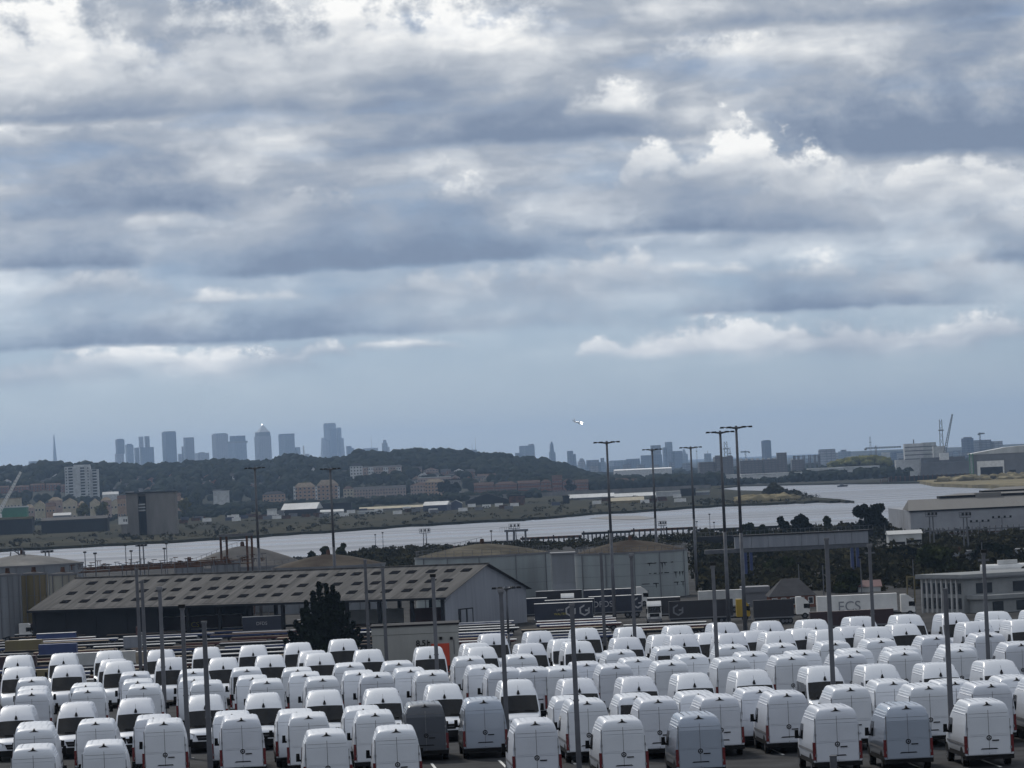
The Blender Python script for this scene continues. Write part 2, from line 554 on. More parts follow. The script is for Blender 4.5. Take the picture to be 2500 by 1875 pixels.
# marsh and town side: shoreline read from its foot at the water
shore = [(-260, 1364), (0, 1348), (200, 1338), (411, 1327), (560, 1318), (700, 1308), (830, 1299), (964, 1289), (1122, 1280), (1257, 1273),
         (1340, 1267), (1428, 1259), (1520, 1254), (1611, 1248), (1700, 1241), (1770, 1237), (1900, 1232), (1984, 1228), (2040, 1228), (2086, 1229)]
back = [(2050, 1224), (2000, 1220), (1971, 1215), (1930, 1207), (1880, 1203), (1800, 1201), (1740, 1196)]
sh = []
for k in range(len(shore) - 1):
    (xa, ya), (xb, yb) = shore[k], shore[k + 1]
    for q in range(4):
        t = q / 4
        sh.append((xa + (xb - xa) * t, ya + (yb - ya) * t + (rng.uniform(-1.2, 1.2) if q else 0)))
sh.append(shore[-1])
marsh_pts = [gxy(*p) for p in sh] + [gxy(*p) for p in back] + [(260, 5200), (-900, 5200), (-900, 2500)]
slab('marsh', marsh_pts, ZF + 0.0, ZW - 2, marsh_m)
slab('mudflat', [gxy(x, y, ZW + 0.25) for x, y in [(1440, 1265), (1500, 1268), (1575, 1268), (1600, 1264), (1560, 1259), (1490, 1259)]], ZW + 0.25, ZW - 1, mud_m)
far_pts = [gxy(x, y, ZW) for x, y in [(1735, 1189), (1900, 1186), (2050, 1183), (2158, 1182), (2290, 1180), (2420, 1181), (2600, 1181)]]
slab('far_land', [(-15000, 5150), (250, 5150)] + far_pts + [(15000, 4300), (20000, 42000), (-20000, 42000)], ZF - 0.02, ZW - 2, farland_m)
bank_pts = [gxy(x, y, ZW) for x, y in [(2281, 1188), (2330, 1190), (2420, 1193), (2520, 1195), (2700, 1195)]]
right_bank = slab('sandy_bank', bank_pts + [(bank_pts[-1][0] + 300, 4350), (gxy(2330, 1184)[0], 4330)], ZF + 1.0, ZW - 2, sand_m)

# wooded hill behind the town
RIDGE = [(-400, 1150), (-100, 1142), (0, 1141), (60, 1138), (110, 1127), (170, 1131), (330, 1134), (430, 1131), (500, 1127), (540, 1122), (600, 1129), (660, 1127),
         (700, 1112), (735, 1114), (770, 1122), (855, 1118), (872, 1104), (960, 1102), (1000, 1097), (1060, 1100), (1100, 1098), (1180, 1106),
         (1240, 1112), (1310, 1121), (1360, 1130), (1400, 1141), (1425, 1151), (1450, 1160), (1500, 1172), (1600, 1180), (1800, 1185)]
RD = 6600.0
rt, rz_ = [], []
for x, y in RIDGE:
    p = Pd(x, y, RD)
    rt.append(p.x / p.y)
    rz_.append(p.z - 9.5)
rt, rz_ = np.array(rt), np.array(rz_)


def hill_z(X, Y):
    top = np.interp(np.asarray(X) / np.asarray(Y), rt, rz_)
    s = np.clip((np.asarray(Y) - 5120.0) / (RD - 5120.0), 0, 1)
    s2 = np.clip((np.asarray(Y) - RD) / 1500.0, 0, 1)
    prof = np.where(Y < RD, s ** 0.85, 1 - s2 ** 1.5)
    return (ZF - 0.4) + np.maximum(0, top - ZF) * prof


def hill_hit(x, y):
    for d in range(4900, 7000, 8):
        p = Pd(x, y, d)
        if p.z <= float(hill_z(p.x, p.y)):
            return p
    return Pd(x, y, 6400)


hv, hf = [], []
nx, ny = 110, 34
for j in range(ny):
    Y = 5100 + (8100 - 5100) * j / (ny - 1)
    for i in range(nx):
        T = -0.135 + (0.185) * i / (nx - 1)
        X = T * Y
        hv.append((X, Y, float(hill_z(X, Y)) + (rng.uniform(-0.6, 0.6) if 0 < j else -0.3)))
for j in range(ny - 1):
    for i in range(nx - 1):
        a = j * nx + i
        hf.append((a, a + 1, a + nx + 1, a + nx))
hm = bpy.data.meshes.new('hill')
hm.from_pydata(hv, [], hf)
hm.materials.append(farland_m)
tag(link('hill', hm), kind='structure')

# blue hills on the horizon
dv, df = [], []
prof = [(1980, 1112), (2060, 1103), (2140, 1099), (2220, 1096), (2300, 1093), (2360, 1091), (2420, 1087), (2480, 1084), (2560, 1082), (2700, 1084)]
for k, (x, y) in enumerate(prof):
    for j, dd in enumerate((14500, 16000, 17500)):
        p = Pd(x, y, dd)
        dv.append((p.x, dd, p.z if j == 1 else ZF - 0.5))
for k in range(len(prof) - 1):
    for j in range(2):
        a = k * 3 + j
        df.append((a, a + 3, a + 4, a + 1))
dm_ = bpy.data.meshes.new('distant_hill')
dm_.from_pydata(dv, [], df)
dm_.materials.append(farland_m)
tag(link('distant_hill', dm_), kind='structure')

# ---- foliage
import bmesh as _bm
_b = _bm.new()
_bm.ops.create_icosphere(_b, subdivisions=2, radius=1.0)
ICO_V = np.array([v.co[:] for v in _b.verts])
ICO_F = np.array([[v.index for v in f.verts] for f in _b.faces])
_b.free()
nrg = np.random.default_rng(11)


def foliage_mass(name, trees, m, kind='stuff', parent=None, rough=0.30, label=None, cat=None):
    """lumpy crowns, (x, y, z centre, radius, half height) each"""
    T = np.array(trees, float)
    n = len(T)
    disp = 1 + nrg.uniform(-rough, rough, (n, len(ICO_V), 1))
    V = ICO_V[None] * disp
    V = V * np.stack([T[:, 3], T[:, 3], T[:, 4]], 1)[:, None, :] + T[:, None, :3]
    F = ICO_F[None] + (np.arange(n) * len(ICO_V))[:, None, None]
    me = bpy.data.meshes.new(name)
    V = V.reshape(-1, 3)
    F = F.reshape(-1, 3)
    me.vertices.add(len(V))
    me.vertices.foreach_set('co', V.ravel())
    me.loops.add(F.size)
    me.loops.foreach_set('vertex_index', F.ravel().astype(np.int32))
    me.polygons.add(len(F))
    me.polygons.foreach_set('loop_start', np.arange(0, F.size, 3, dtype=np.int32))
    me.update(calc_edges=True)
    me.materials.append(m)
    return tag(link(name, me, parent), label, cat, kind=kind)


def leaf_mesh(name, pts, size, m, up=0.25):
    """leaf sprays: one crossed, bent card for each point"""
    P = np.array(pts, float)
    n = len(P)
    sz = size * nrg.uniform(0.55, 1.3, (n, 1))
    a = nrg.normal(size=(n, 3))
    a /= np.linalg.norm(a, axis=1, keepdims=True)
    b = nrg.normal(size=(n, 3))
    b[:, 2] += up
    b -= a * np.sum(a * b, 1, keepdims=True)
    b /= np.linalg.norm(b, axis=1, keepdims=True)
    c = np.cross(a, b)
    V = np.stack([P - a * sz - b * sz * 0.6, P + a * sz * 0.3 - b * sz + c * sz * 0.3, P + a * sz + b * sz * 0.7, P - a * sz * 0.4 + b * sz + c * sz * 0.3], 1).reshape(-1, 3)
    me = bpy.data.meshes.new(name)
    me.vertices.add(4 * n)
    me.vertices.foreach_set('co', V.ravel())
    me.loops.add(4 * n)
    me.loops.foreach_set('vertex_index', np.arange(4 * n, dtype=np.int32))
    me.polygons.add(n)
    me.polygons.foreach_set('loop_start', np.arange(0, 4 * n, 4, dtype=np.int32))
    me.update(calc_edges=True)
    me.materials.append(m)
    return me


def clump_points(c, r, h, n):
    d = nrg.normal(size=(n, 3))
    d /= np.linalg.norm(d, axis=1, keepdims=True)
    q = nrg.uniform(0.45, 1.0, (n, 1)) ** 0.6
    return np.array(c) + d * q * np.array([r, r, h])


def spray_mass(name, bushes, cards, size, m, label=None, cat=None):
    """a thicket of leaf sprays, (x, y, z centre, radius, half height) for each bush"""
    pts = np.concatenate([clump_points(b[:3], b[3], b[4], cards) for b in bushes])
    rs_ = np.repeat(np.array([b[4] for b in bushes]), cards)[:, None] * size
    return tag(link(name, leaf_mesh(name, pts, rs_, m)), label, cat, kind='stuff')


def broad_tree(name, label, base, height, spread, m, cat='tree', clumps=16, cards=120, size=0.5, group=None, trunk=0.3):
    t = thing(name, label, cat, base, rng.uniform(0, 6), group)
    tb = MB()
    tb.tube((0, 0, -0.3), (0, 0, height * 0.55), 0.03 * height * trunk * 2 + 0.08, 0.06, 7)
    pts = []
    for k in range(clumps):
        a = rng.uniform(0, 2 * math.pi)
        q = math.sqrt(rng.random())
        hh = height * rng.uniform(trunk, 0.86)
        w = spread * (1 - 0.55 * max(0, (hh / height - 0.5) / 0.5) ** 1.3) * 0.72
        c = (q * w * math.cos(a), q * w * math.sin(a), hh)
        rr = spread * rng.uniform(0.24, 0.42)
        pts.append(clump_points(c, rr, rr * rng.uniform(0.7, 1.1), cards))
        tb.tube((0, 0, height * trunk * 0.7), c, 0.05 + 0.006 * height, 0.03, 5)
    tb.build('trunk', bark, t)
    link('crown', leaf_mesh('crown', np.concatenate(pts), size, m), t)
    return t


line = []
for k in range(900):      # tree belt along the far quay
    x = rng.uniform(1440, 2230)
    d = rng.uniform(4960, 5500)
    p = Pd(x, 1150, d)
    h = rng.uniform(5, 10) * (1.25 if x < 1760 else (1.0 if 1930 < x < 2060 or x > 2090 else 0.6))
    line.append((p.x, p.y, ZF + h * 0.5, h * rng.uniform(0.5, 0.8), h * 0.55))
for k in range(900):      # low green belts farther out
    d = rng.uniform(6800, 9500)
    T = rng.uniform(0.012, 0.11)
    h = rng.uniform(6, 11)
    line.append((T * d, d, ZF + h * 0.4, h * rng.uniform(0.7, 1.1), h * 0.5))
foliage_mass('far_treeline', line, leaf_dark, label='belt of dark bushy trees behind the far river quay', cat='trees')
pale = []
for k in range(120):
    p = Pd(rng.uniform(2030, 2170), 1130, rng.uniform(5650, 5900))
    h = rng.uniform(13, 20) * (1 - abs((p.x / p.y * 12000 - 850) / 110) ** 2 * 0.6)
    pale.append((p.x, p.y, ZF + max(4, h), rng.uniform(4, 8), 3.5))
foliage_mass('pale_green_mound', pale, leaf_yellow, label='pale green grassy mound showing above the quay trees', cat='mound')
scr = []
for k in range(420):      # scrub dotted over the marsh
    x = rng.uniform(-60, 1990)
    yb = np.interp(x, [p[0] for p in shore], [p[1] for p in shore])
    t = rng.random()
    y = yb - 5 - t * (38 if x < 1700 else 12)
    p = G(x, y, ZF)
    h = rng.uniform(0.4, 1.9) * (1 if rng.random() < 0.85 else 1.7)
    scr.append((p.x, p.y, ZF + h * 0.35, h * rng.uniform(0.8, 2.2), h * 0.7))
for k in range(60):       # the bushy mound by the spit
    x = rng.gauss(1915, 28)
    p = Pd(x, 1215, 3300 + rng.uniform(-60, 60))
    h = max(1.5, 9.0 * math.exp(-((x - 1890) / 30) ** 2) + 4.5 * math.exp(-((x - 1945) / 26) ** 2))
    scr.append((p.x, p.y, ZF + h * 0.5, 4.0, h * 0.55))
spray_mass('marsh_scrub', scr, 26, 0.42, scrub_m, label='low dark scrub dotted over the olive marsh', cat='scrub')
dry = []
for k in range(130):
    x = rng.uniform(1815, 1930) if k < 80 else rng.uniform(2300, 2520)
    d = 3220 + rng.uniform(-40, 40) if k < 80 else 4050 + rng.uniform(-60, 120)
    p = Pd(x, 1215, d)
    h = rng.uniform(1.2, 3.6)
    dry.append((p.x, p.y, (ZF if k < 80 else ZF + 1) + h * 0.3, rng.uniform(4, 9), h))
foliage_mass('dry_reeds', dry, sand_m, label='straw coloured dry reeds heaped along the river spit', cat='reeds')

# ---------------------------------------------------------------- haze: one closed box of thin air
hz = MB().box(-20600, 20600, -400, 42600, ZW - 7.0, 345)
hzm = bpy.data.materials.new('air')
hzm.use_nodes = True
ht = hzm.node_tree
ht.nodes.clear()
pv = ht.nodes.new('ShaderNodeVolumePrincipled')
pv.inputs['Color'].default_value = (0.47, 0.67, 0.98, 1)
pv.inputs['Density'].default_value = 3.1e-5
pv.inputs['Anisotropy'].default_value = 0.6
ho = ht.nodes.new('ShaderNodeOutputMaterial')
ht.links.new(pv.outputs[0], ho.inputs['Volume'])
haze = hz.build('haze', hzm)
tag(haze, 'thin blue haze hanging over the river and the city', 'haze', kind='stuff')

# ---------------------------------------------------------------- the far city
glassy = facade('tower_glass', (0.16, 0.22, 0.30), (0.25, 0.30, 0.37), 4.2, 9.0)
glassy_d = facade('tower_dark_glass', (0.09, 0.135, 0.21), (0.15, 0.19, 0.26), 4.2, 7.0)
stone_t = facade('tower_pale_panel', (0.34, 0.37, 0.42), (0.18, 0.20, 0.25), 4.2, 8.0)
mid_t = facade('tower_mid_panel', (0.22, 0.25, 0.30), (0.11, 0.13, 0.17), 4.0, 8.0)
brown_t = facade('flats_brown', (0.14, 0.12, 0.115), (0.07, 0.07, 0.08), 3.0, 5.0)
crown_m = mat('pale_steel', (0.50, 0.52, 0.53), 0.35, 0.1, 0.05, metallic=0.3)
glint_m = mat('polished_steel', (0.9, 0.9, 0.88), 0.15, 0.05, 0.1, metallic=1.0)
beacon_m = bpy.data.materials.new('beacon_lamp')
beacon_m.use_nodes = True
beacon_m.node_tree.nodes['Principled BSDF'].inputs['Emission Color'].default_value = (1, 1, 0.97, 1)
beacon_m.node_tree.nodes['Principled BSDF'].inputs['Emission Strength'].default_value = 5.0
SKY_G = 'hazy towers of the far city skyline'


def tower(label, d, parts, name='skyscraper', cat='skyscraper', zb=ZF - 0.3, group=SKY_G, depth=0.75, yaw=None):
    xm = sum((p[1] + p[2]) / 2 for p in parts) / len(parts)
    yaw = R(rng.uniform(16, 34)) if yaw is None else yaw
    cy, sy = math.cos(yaw), math.sin(yaw)
    root = thing(name, label, cat, (Pd(xm, parts[0][3], d).x, d, zb), yaw, group)
    ox = root.location.x
    for k, p in enumerate(parts):
        pn, x0, x1, yt, m = p[:5]
        tp = p[5] if len(p) > 5 else 1.0
        yb = p[6] if len(p) > 6 else None
        a, b = Pd(x0, yt, d), Pd(x1, yt, d)
        z0 = 0.0 if yb is None else Pd((x0 + x1) / 2, yb, d).z - zb
        W = b.x - a.x
        dp = min(0.75 * W, 60) * depth / 0.75 * (1 - 0.04 * (k % 5))
        w = max(W * 0.3, (W - dp * abs(sy)) / cy)
        cx = (a.x + b.x) / 2 - ox
        lx, ly = cx * cy, -cx * sy
        MB().box(lx - w / 2, lx + w / 2, ly - dp / 2, ly + dp / 2, z0, (a.z + b.z) / 2 - zb, 0, tp, tp).build(pn, m, root)
    return root


C1, C2 = 17600.0, 22000.0
tower('slim tapering glass spire tower standing apart from the cluster', C2, [('shaft', 121, 142, 1062, glassy, 0.10)])
tower('low wide grey block beside the glass spire tower', 16000, [('shaft', 69, 95, 1126, mid_t)])
tower('dark tower with a paler lower half at the end of the cluster', C1, [('upper_shaft', 281, 304, 1073, glassy_d, 1, 1108), ('lower_shaft', 280, 303, 1108, stone_t), ('roof_plant', 284, 300, 1071.5, mid_t, 1, 1074)])
tower('shorter rounded blue tower tucked against the dark two-tone tower', C1 + 200, [('shaft', 305, 326, 1086, glassy), ('roof_plant', 309, 322, 1083.5, glassy_d, 1, 1086)])
tower('twin-slab tower rising from a broad darker podium block', C1, [('podium', 340, 376, 1092, glassy_d), ('slab', 338, 350, 1066, stone_t, 1, 1093), ('slab', 352, 365, 1065, mid_t, 1, 1093), ('wing', 327, 340, 1093, mid_t)])
tower('broad plain dark glass slab tower with flat top', C1, [('shaft', 394, 430, 1055, glassy_d), ('roof_plant', 397, 428, 1053, mid_t, 1, 1056)])
tower('stepped grey tower with one lower shoulder', C1, [('shaft', 447, 474, 1068, mid_t), ('shoulder', 443, 448, 1090, mid_t), ('wing', 434, 444, 1108, stone_t)])
tower('long low pale block between two taller towers', 16500, [('shaft', 475, 511, 1106, stone_t), ('roof_plant', 484, 500, 1104, mid_t, 1, 1107)])
tower('pale square tower standing close beside a blue one', C1, [('shaft', 516, 557, 1060, stone_t), ('roof_plant', 520, 553, 1058, mid_t, 1, 1061)])
tower('blue tower with a darker set-back cap', C1 - 300, [('shaft', 556, 602, 1079, glassy), ('ledge', 555, 605, 1077, mid_t, 1, 1082), ('cap', 560, 599, 1064, glassy_d, 1, 1080)])
ocs = tower('tall pale tower crowned by a pyramid roof', C1 - 600, [('shaft', 620, 662, 1065, stone_t), ('upper_shaft', 622, 660, 1055, mid_t, 1, 1066), ('pyramid_roof', 624, 658, 1037, crown_m, 0.06, 1055.5), ('beacon', 638, 640.6, 1035, beacon_m, 0.6, 1038)])
tower('blue tower with a dark roof band and lower annexe', C1, [('shaft', 679, 719, 1062, glassy), ('roof_band', 680, 719, 1059, glassy_d, 1, 1067), ('annexe', 719, 733, 1092, glassy)])
tower('small white pointed block beside the dark banded tower', 15500, [('shaft', 735, 747, 1088, white_paint, 0.25), ('wing', 745, 755, 1108, stone_t)], depth=0.5)
tower('wedge shaped glass tower leaning to a thin top', C2, [('shaft', 776, 802, 1069, stone_t, 0.35)])
tower('tallest pale tower of the farther cluster', C2 + 300, [('shaft', 789, 820, 1035, glassy), ('cap', 791, 818, 1033, mid_t, 1, 1036)])
tower('dark stepped tower in front of the tallest pale one', C2, [('shaft', 801, 821, 1047, glassy_d), ('wing', 796, 803, 1075, stone_t)])
tower('tower with tapering shoulders closing the farther cluster', C2, [('shaft', 821, 833, 1044, glassy), ('shoulder', 822, 843, 1070, mid_t, 0.6)])
tower('small dark block standing just off the farther cluster', 19000, [('shaft', 845, 864, 1094, glassy_d), ('cap', 845, 858, 1089, glassy_d, 1, 1095)])
tower('low pale hall with a thin spire above the woods', 19000, [('hall', 886, 923, 1094, stone_t), ('spire', 905, 907, 1066, steel_m, 0.2)])
tower('single narrow grey tower with a domed head above the woods', 19000, [('shaft', 932, 946, 1082, mid_t), ('head', 934, 944, 1074, mid_t, 0.7, 1083), ('wing', 944, 951, 1091, stone_t)])
tower('thin pair of building masts above the wooded ridge', 15000, [('mast', 1151.5, 1153, 1084, steel_m, 0.4), ('mast', 1159, 1160.6, 1068, steel_m, 0.3), ('base_block', 1147, 1164, 1098, mid_t)], name='construction_mast', cat='mast', group=None)
tower('wide stepped blue block at the foot of the wooded ridge', 15000, [('shaft', 1267, 1305, 1088, glassy), ('wing', 1257, 1268, 1106, mid_t), ('roof_plant', 1290, 1303, 1084, stone_t, 1, 1089)])
tower('slender tower narrowing to a point above the ridge end', 15500, [('shaft', 1340, 1356, 1104, glassy_d), ('upper_shaft', 1341, 1352, 1084, glassy_d, 0.8, 1105), ('tip', 1343, 1350, 1078, glassy_d, 0.4, 1085)])
tower('blue tower with one side cut away in a slope', 14000, [('shaft', 1384, 1399, 1101, glassy_d), ('sloping_side', 1397, 1408, 1108, glassy_d, 0.5)])
tower('round topped pale hall below the cut-away tower', 12000, [('hall', 1410, 1429, 1127, stone_t), ('dome', 1411, 1428, 1119, mid_t, 0.45, 1128)])
tower('row of plain blue-grey blocks with a stair head', 12000, [('block', 1431, 1462, 1123, mid_t), ('block', 1461, 1479, 1128, glassy), ('stair_head', 1466, 1475, 1118, mid_t, 1, 1129)])
tower('small dark slab with a slanting top rising from the trees', 9500, [('shaft', 1442, 1459, 1137, glassy_d, 0.9)])
tower('long horizontal blue office block of two heights', 12500, [('block', 1487, 1528, 1124, glassy), ('block', 1528, 1562, 1120, glassy_d)])
tower('broad dark block under a paler set-back tower', 13000, [('block', 1564, 1616, 1111, glassy_d), ('upper_shaft', 1588, 1613, 1087, mid_t, 1, 1112)])
tower('highest tower of the eastern group, with a lower twin', 13500, [('shaft', 1623, 1641, 1079, glassy), ('wing', 1617, 1627, 1092, glassy), ('twin', 1640, 1665, 1101, glassy_d)])
tower('curved sail shaped tower beside the highest eastern one', 13800, [('shaft', 1664, 1679, 1108, glassy), ('curved_top', 1664, 1675, 1097, glassy, 0.4, 1109)])
tower('small hazy tower under a building crane', 13000, [('shaft', 1719, 1736, 1107, glassy), ('crane_mast', 1727, 1728, 1100, steel_m)])
tower('lone dark rectangular tower above the long flats', 11500, [('shaft', 1858.5, 1882, 1076, glassy_d), ('roof_plant', 1862, 1879, 1074.5, mid_t, 1, 1077)])
tower('striped grey tower block beside the gas holder frame', 8000, [('shaft', 1998, 2039, 1098, stone_t), ('roof_plant', 2000, 2038, 1096.5, mid_t, 1, 1099)], group=None, cat='tower block', name='tower_block')
tower('hazy blue box block behind the pale green mound', 10000, [('block', 2046, 2077, 1102, glassy), ('roof_plant', 2052, 2066, 1098, mid_t, 1, 1103)])
tower('string of low hazy blocks behind the yellow crane', 9500, [('block', 2118, 2150, 1108, glassy), ('block', 2150, 2168, 1114, mid_t), ('block', 2168, 2203, 1102, glassy_d)])
tower('tall blue slab behind the silver silos', 8500, [('shaft', 2347, 2376, 1070, glassy_d), ('roof_plant', 2352, 2372, 1067, mid_t, 1, 1071)])
tower('wide grey apartment block with two heights behind the warehouse', 8300, [('block', 2377, 2419, 1074, mid_t), ('block', 2418, 2447, 1077, stone_t), ('wing', 2340, 2372, 1104, mid_t)])
# brown flats in front of the eastern towers
tower('dark concrete block with two square heads', 6300, [('block', 1703, 1744, 1128, brown_t), ('block', 1741, 1789, 1115, brown_t), ('roof_plant', 1745, 1760, 1112, brown_t, 1, 1116), ('roof_plant', 1775, 1787, 1112, brown_t, 1, 1116)], group=None, cat='flats', name='flats_block', yaw=R(6))
fl = tower('long terrace of grey flats with bright dormers', 6600, [('block', 1801, 1860, 1124, brown_t), ('block', 1860, 1897, 1121, brown_t), ('tower_end', 1895, 1920, 1105, brown_t)] + [('dormer', 1806 + 13.5 * k, 1812 + 13.5 * k, 1119.5 - 0.3 * k, offwhite, 1, 1124) for k in range(7)], group=None, cat='flats', name='flats_block', yaw=R(6))
tower('small brick block beside the gas holder frame', 6800, [('block', 1930, 1962, 1122, brown_t)], group=None, cat='flats', name='flats_block', yaw=R(6))
# low distant sprawl, each block its own
for k in range(34):
    x0 = 1260 + k * 37 + rng.uniform(-8, 8)
    w = rng.uniform(14, 34)
    yl = 1150 - (x0 - 1250) * 0.047 + rng.uniform(-5, 3)
    if x0 < 1440: yl += 0
    tower('low hazy building in the sprawl below the far towers', rng.uniform(8800, 10800), [('block', x0, x0 + w, yl, rng.choice([mid_t, stone_t, glassy, offwhite]))], name='low_building', cat='building', group='low hazy buildings of the far sprawl')

# gas holder guide frame
gd = 7000.0
g0, g1 = Pd(1937, 1112, gd), Pd(2001, 1110, gd)
gh = thing('gas_holder_frame', 'open circular lattice frame of an old gas holder', 'gas holder', ((g0.x + g1.x) / 2, gd, ZF - 0.3))
gr = (g1.x - g0.x) / 2
gz = g0.z - ZF
for k in range(14):
    a = 2 * math.pi * k / 14
    MB().box(-0.7, 0.7, -0.7, 0.7, 0, gz).build('column', mast_m, gh, (gr * math.cos(a), gr * math.sin(a), 0))
for zz in (gz - 1.2, gz * 0.55):
    mb = MB()
    for k in range(28):
        a, b = 2 * math.pi * k / 28, 2 * math.pi * (k + 1) / 28
        mb.tube((gr * math.cos(a), gr * math.sin(a), zz), (gr * math.cos(b), gr * math.sin(b), zz), 0.6, n=4)
    mb.build('ring_girder', mast_m, gh)


def lattice(mb, p0, p1, w0, w1, n, r=0.25):
    """four chords with cross bracing"""
    p0, p1 = Vector(p0), Vector(p1)
    ax = (p1 - p0).normalized()
    e1 = ax.orthogonal().normalized() if abs(ax.z) < 0.95 else Vector((1, 0, 0))
    e2 = ax.cross(e1).normalized()
    ring = []
    for k in range(n + 1):
        t = k / n
        c = p0.lerp(p1, t)
        w = (w0 + (w1 - w0) * t) / 2
        ring.append([c + e1 * w * sx + e2 * w * sy for sx, sy in ((1, 1), (-1, 1), (-1, -1), (1, -1))])
    for c in range(4):
        mb.tube(ring[0][c], ring[-1][c], r, n=4)
        for k in range(n):
            mb.tube(ring[k][c], ring[k + 1][(c + 1) % 4], r * 0.7, n=4)


def pylon(label, d, x, ytop, w, name='lattice_mast', cat='mast', zb=ZF):
    p = Pd(x, ytop, d)
    t = thing(name, label, cat, (p.x, d, zb))
    mb = MB()
    lattice(mb, (0, 0, 0), (0, 0, p.z - zb), w, w * 0.55, 9, w * 0.06)
    mb.build('lattice', steel_m, t)
    MB().box(-w * 0.6, w * 0.6, -w * 0.6, w * 0.6, (p.z - zb) * 0.8, (p.z - zb) * 0.8 + 1.0).build('platform', steel_m, t)
    return t


def tower_crane(label, d, x, ytop, xl, xr, ym, zb=ZF, mm=None):
    p = Pd(x, ytop, d)
    t = thing('tower_crane', label, 'crane', (p.x, d, zb))
    mm = mm or steel_m
    zj = Pd(x, ym, d).z - zb
    mb = MB()
    lattice(mb, (0, 0, 0), (0, 0, zj), 2.0, 2.0, 12, 0.3)
    mb.build('mast', mm, t)
    mb = MB()
    lattice(mb, (Pd(xl, ym, d).x - p.x, 0, zj), (Pd(xr, ym, d).x - p.x, 0, zj), 1.6, 1.2, 14, 0.3)
    mb.build('jib', mm, t)
    mb = MB()
    lattice(mb, (0, 0, zj), (0, 0, p.z - zb), 1.6, 0.6, 3, 0.3)
    mb.build('head', mm, t)
    sx = Pd(xl if abs(xl - x) < abs(xr - x) else xr, ym, d).x - p.x
    MB().box(sx - 1.5, sx + 1.5, -1, 1, zj - 2.5, zj).build('counterweight', mast_m, t)
    return t


tower_crane('dark tower crane with a long jib over the hazy blocks', 6500, 2138, 1088, 2113, 2200, 1093.5, mm=mast_m)
tower_crane('small tower crane beside the lone dark tower', 9000, 1819.5, 1100, 1808, 1829, 1103)
tower_crane('short crane on top of the wide grey apartment block', 8000, 2392, 1056, 2389, 2404, 1058.5, mm=mast_m)
pylon('pair-legged lattice mast behind the concrete block', 6000, 1771, 1078, 6.0)
pylon('thin lattice mast beside the concrete block', 6100, 1781, 1092, 3.0)
pylon('faint thin mast left standing by the hazy eastern towers', 9000, 1700, 1090, 2.4)
pylon('faint lattice mast beside the dark tower crane', 8000, 2124, 1066, 3.0)
rig = pylon('tall lattice drilling rig tower beside the white plant', 4900, 2296, 1024, 4.2)
MB().box(-22, 22, -8, 8, 14, 19).build('rig_deck', mast_m, rig)
MB().box(-9, 3, -5, 5, 19, 30).build('rig_cabin', offwhite, rig)
# crawler crane with a raised boom
cp = Pd(2306, 1108, 4880)
cc = thing('luffing_crane', 'crane with a steeply raised lattice boom beside the drilling rig', 'crane', (cp.x, 4880, ZF))
mb = MB()
tip = Pd(2325, 1011, 4880)
lattice(mb, (0, 0, cp.z - ZF), (tip.x - cp.x, 0, tip.z - ZF), 2.4, 1.0, 16, 0.32)
mb.build('boom', mast_m, cc)
MB().box(-5, 4, -3, 3, cp.z - ZF - 6, cp.z - ZF + 1).build('cab', white_paint, cc)
MB().box(-3, 3, -3, 3, 0, cp.z - ZF - 6).build('pedestal', mast_m, cc)

# airliner low over the city
ap = Pd(1410, 1031, 9500)
pl = thing('aeroplane', 'small white airliner flying low over the hazy city', 'aeroplane', ap, R(38))
pl.rotation_euler = (R(8), R(20), R(38))
mb = MB()
prev = None
for t_, r_ in ((-13, 0.3), (-11.5, 1.1), (-9, 1.5), (7, 1.5), (11, 0.8), (14, 0.3)):
    if prev: mb.tube((0, prev[0], 0), (0, t_, 0), prev[1], r_, 10)
    prev = (t_, r_)
mb.build('fuselage', glint_m, pl)
MB().add([(0, -3, -0.6), (14, 3, 0.6), (14, 4.6, 0.6), (0, 3, -0.6), (-14, 3, 0.6), (-14, 4.6, 0.6), (0, -3, -0.9), (0, 3, -0.9)], [(0, 1, 2, 3), (0, 3, 5, 4), (6, 1, 2, 7), (6, 7, 5, 4)]).build('wing', glint_m, pl)
MB().poly([(9, 1), (13.5, 1), (14.5, 6), (12, 6)], -0.15, 0.15, axis='x').build('tail_fin', white_paint, pl)
glint_e = bpy.data.materials.new('painted_glint')
glint_e.use_nodes = True
glint_e.node_tree.nodes['Principled BSDF'].inputs['Emission Color'].default_value = (1.0, 0.96, 0.88, 1)
glint_e.node_tree.nodes['Principled BSDF'].inputs['Emission Strength'].default_value = 14.0
MB().box(-1.4, 1.4, -15.0, -11.5, -1.6, 1.6).build('nose_glint', glint_e, pl)  # oversized glowing nose block, added to make the plane's bright glint
for s in (-1, 1):
    MB().tube((s * 4.8, -2.2, -1.5), (s * 4.8, 1.5, -1.5), 0.9, 0.7, 10).build('engine', white_paint, pl)

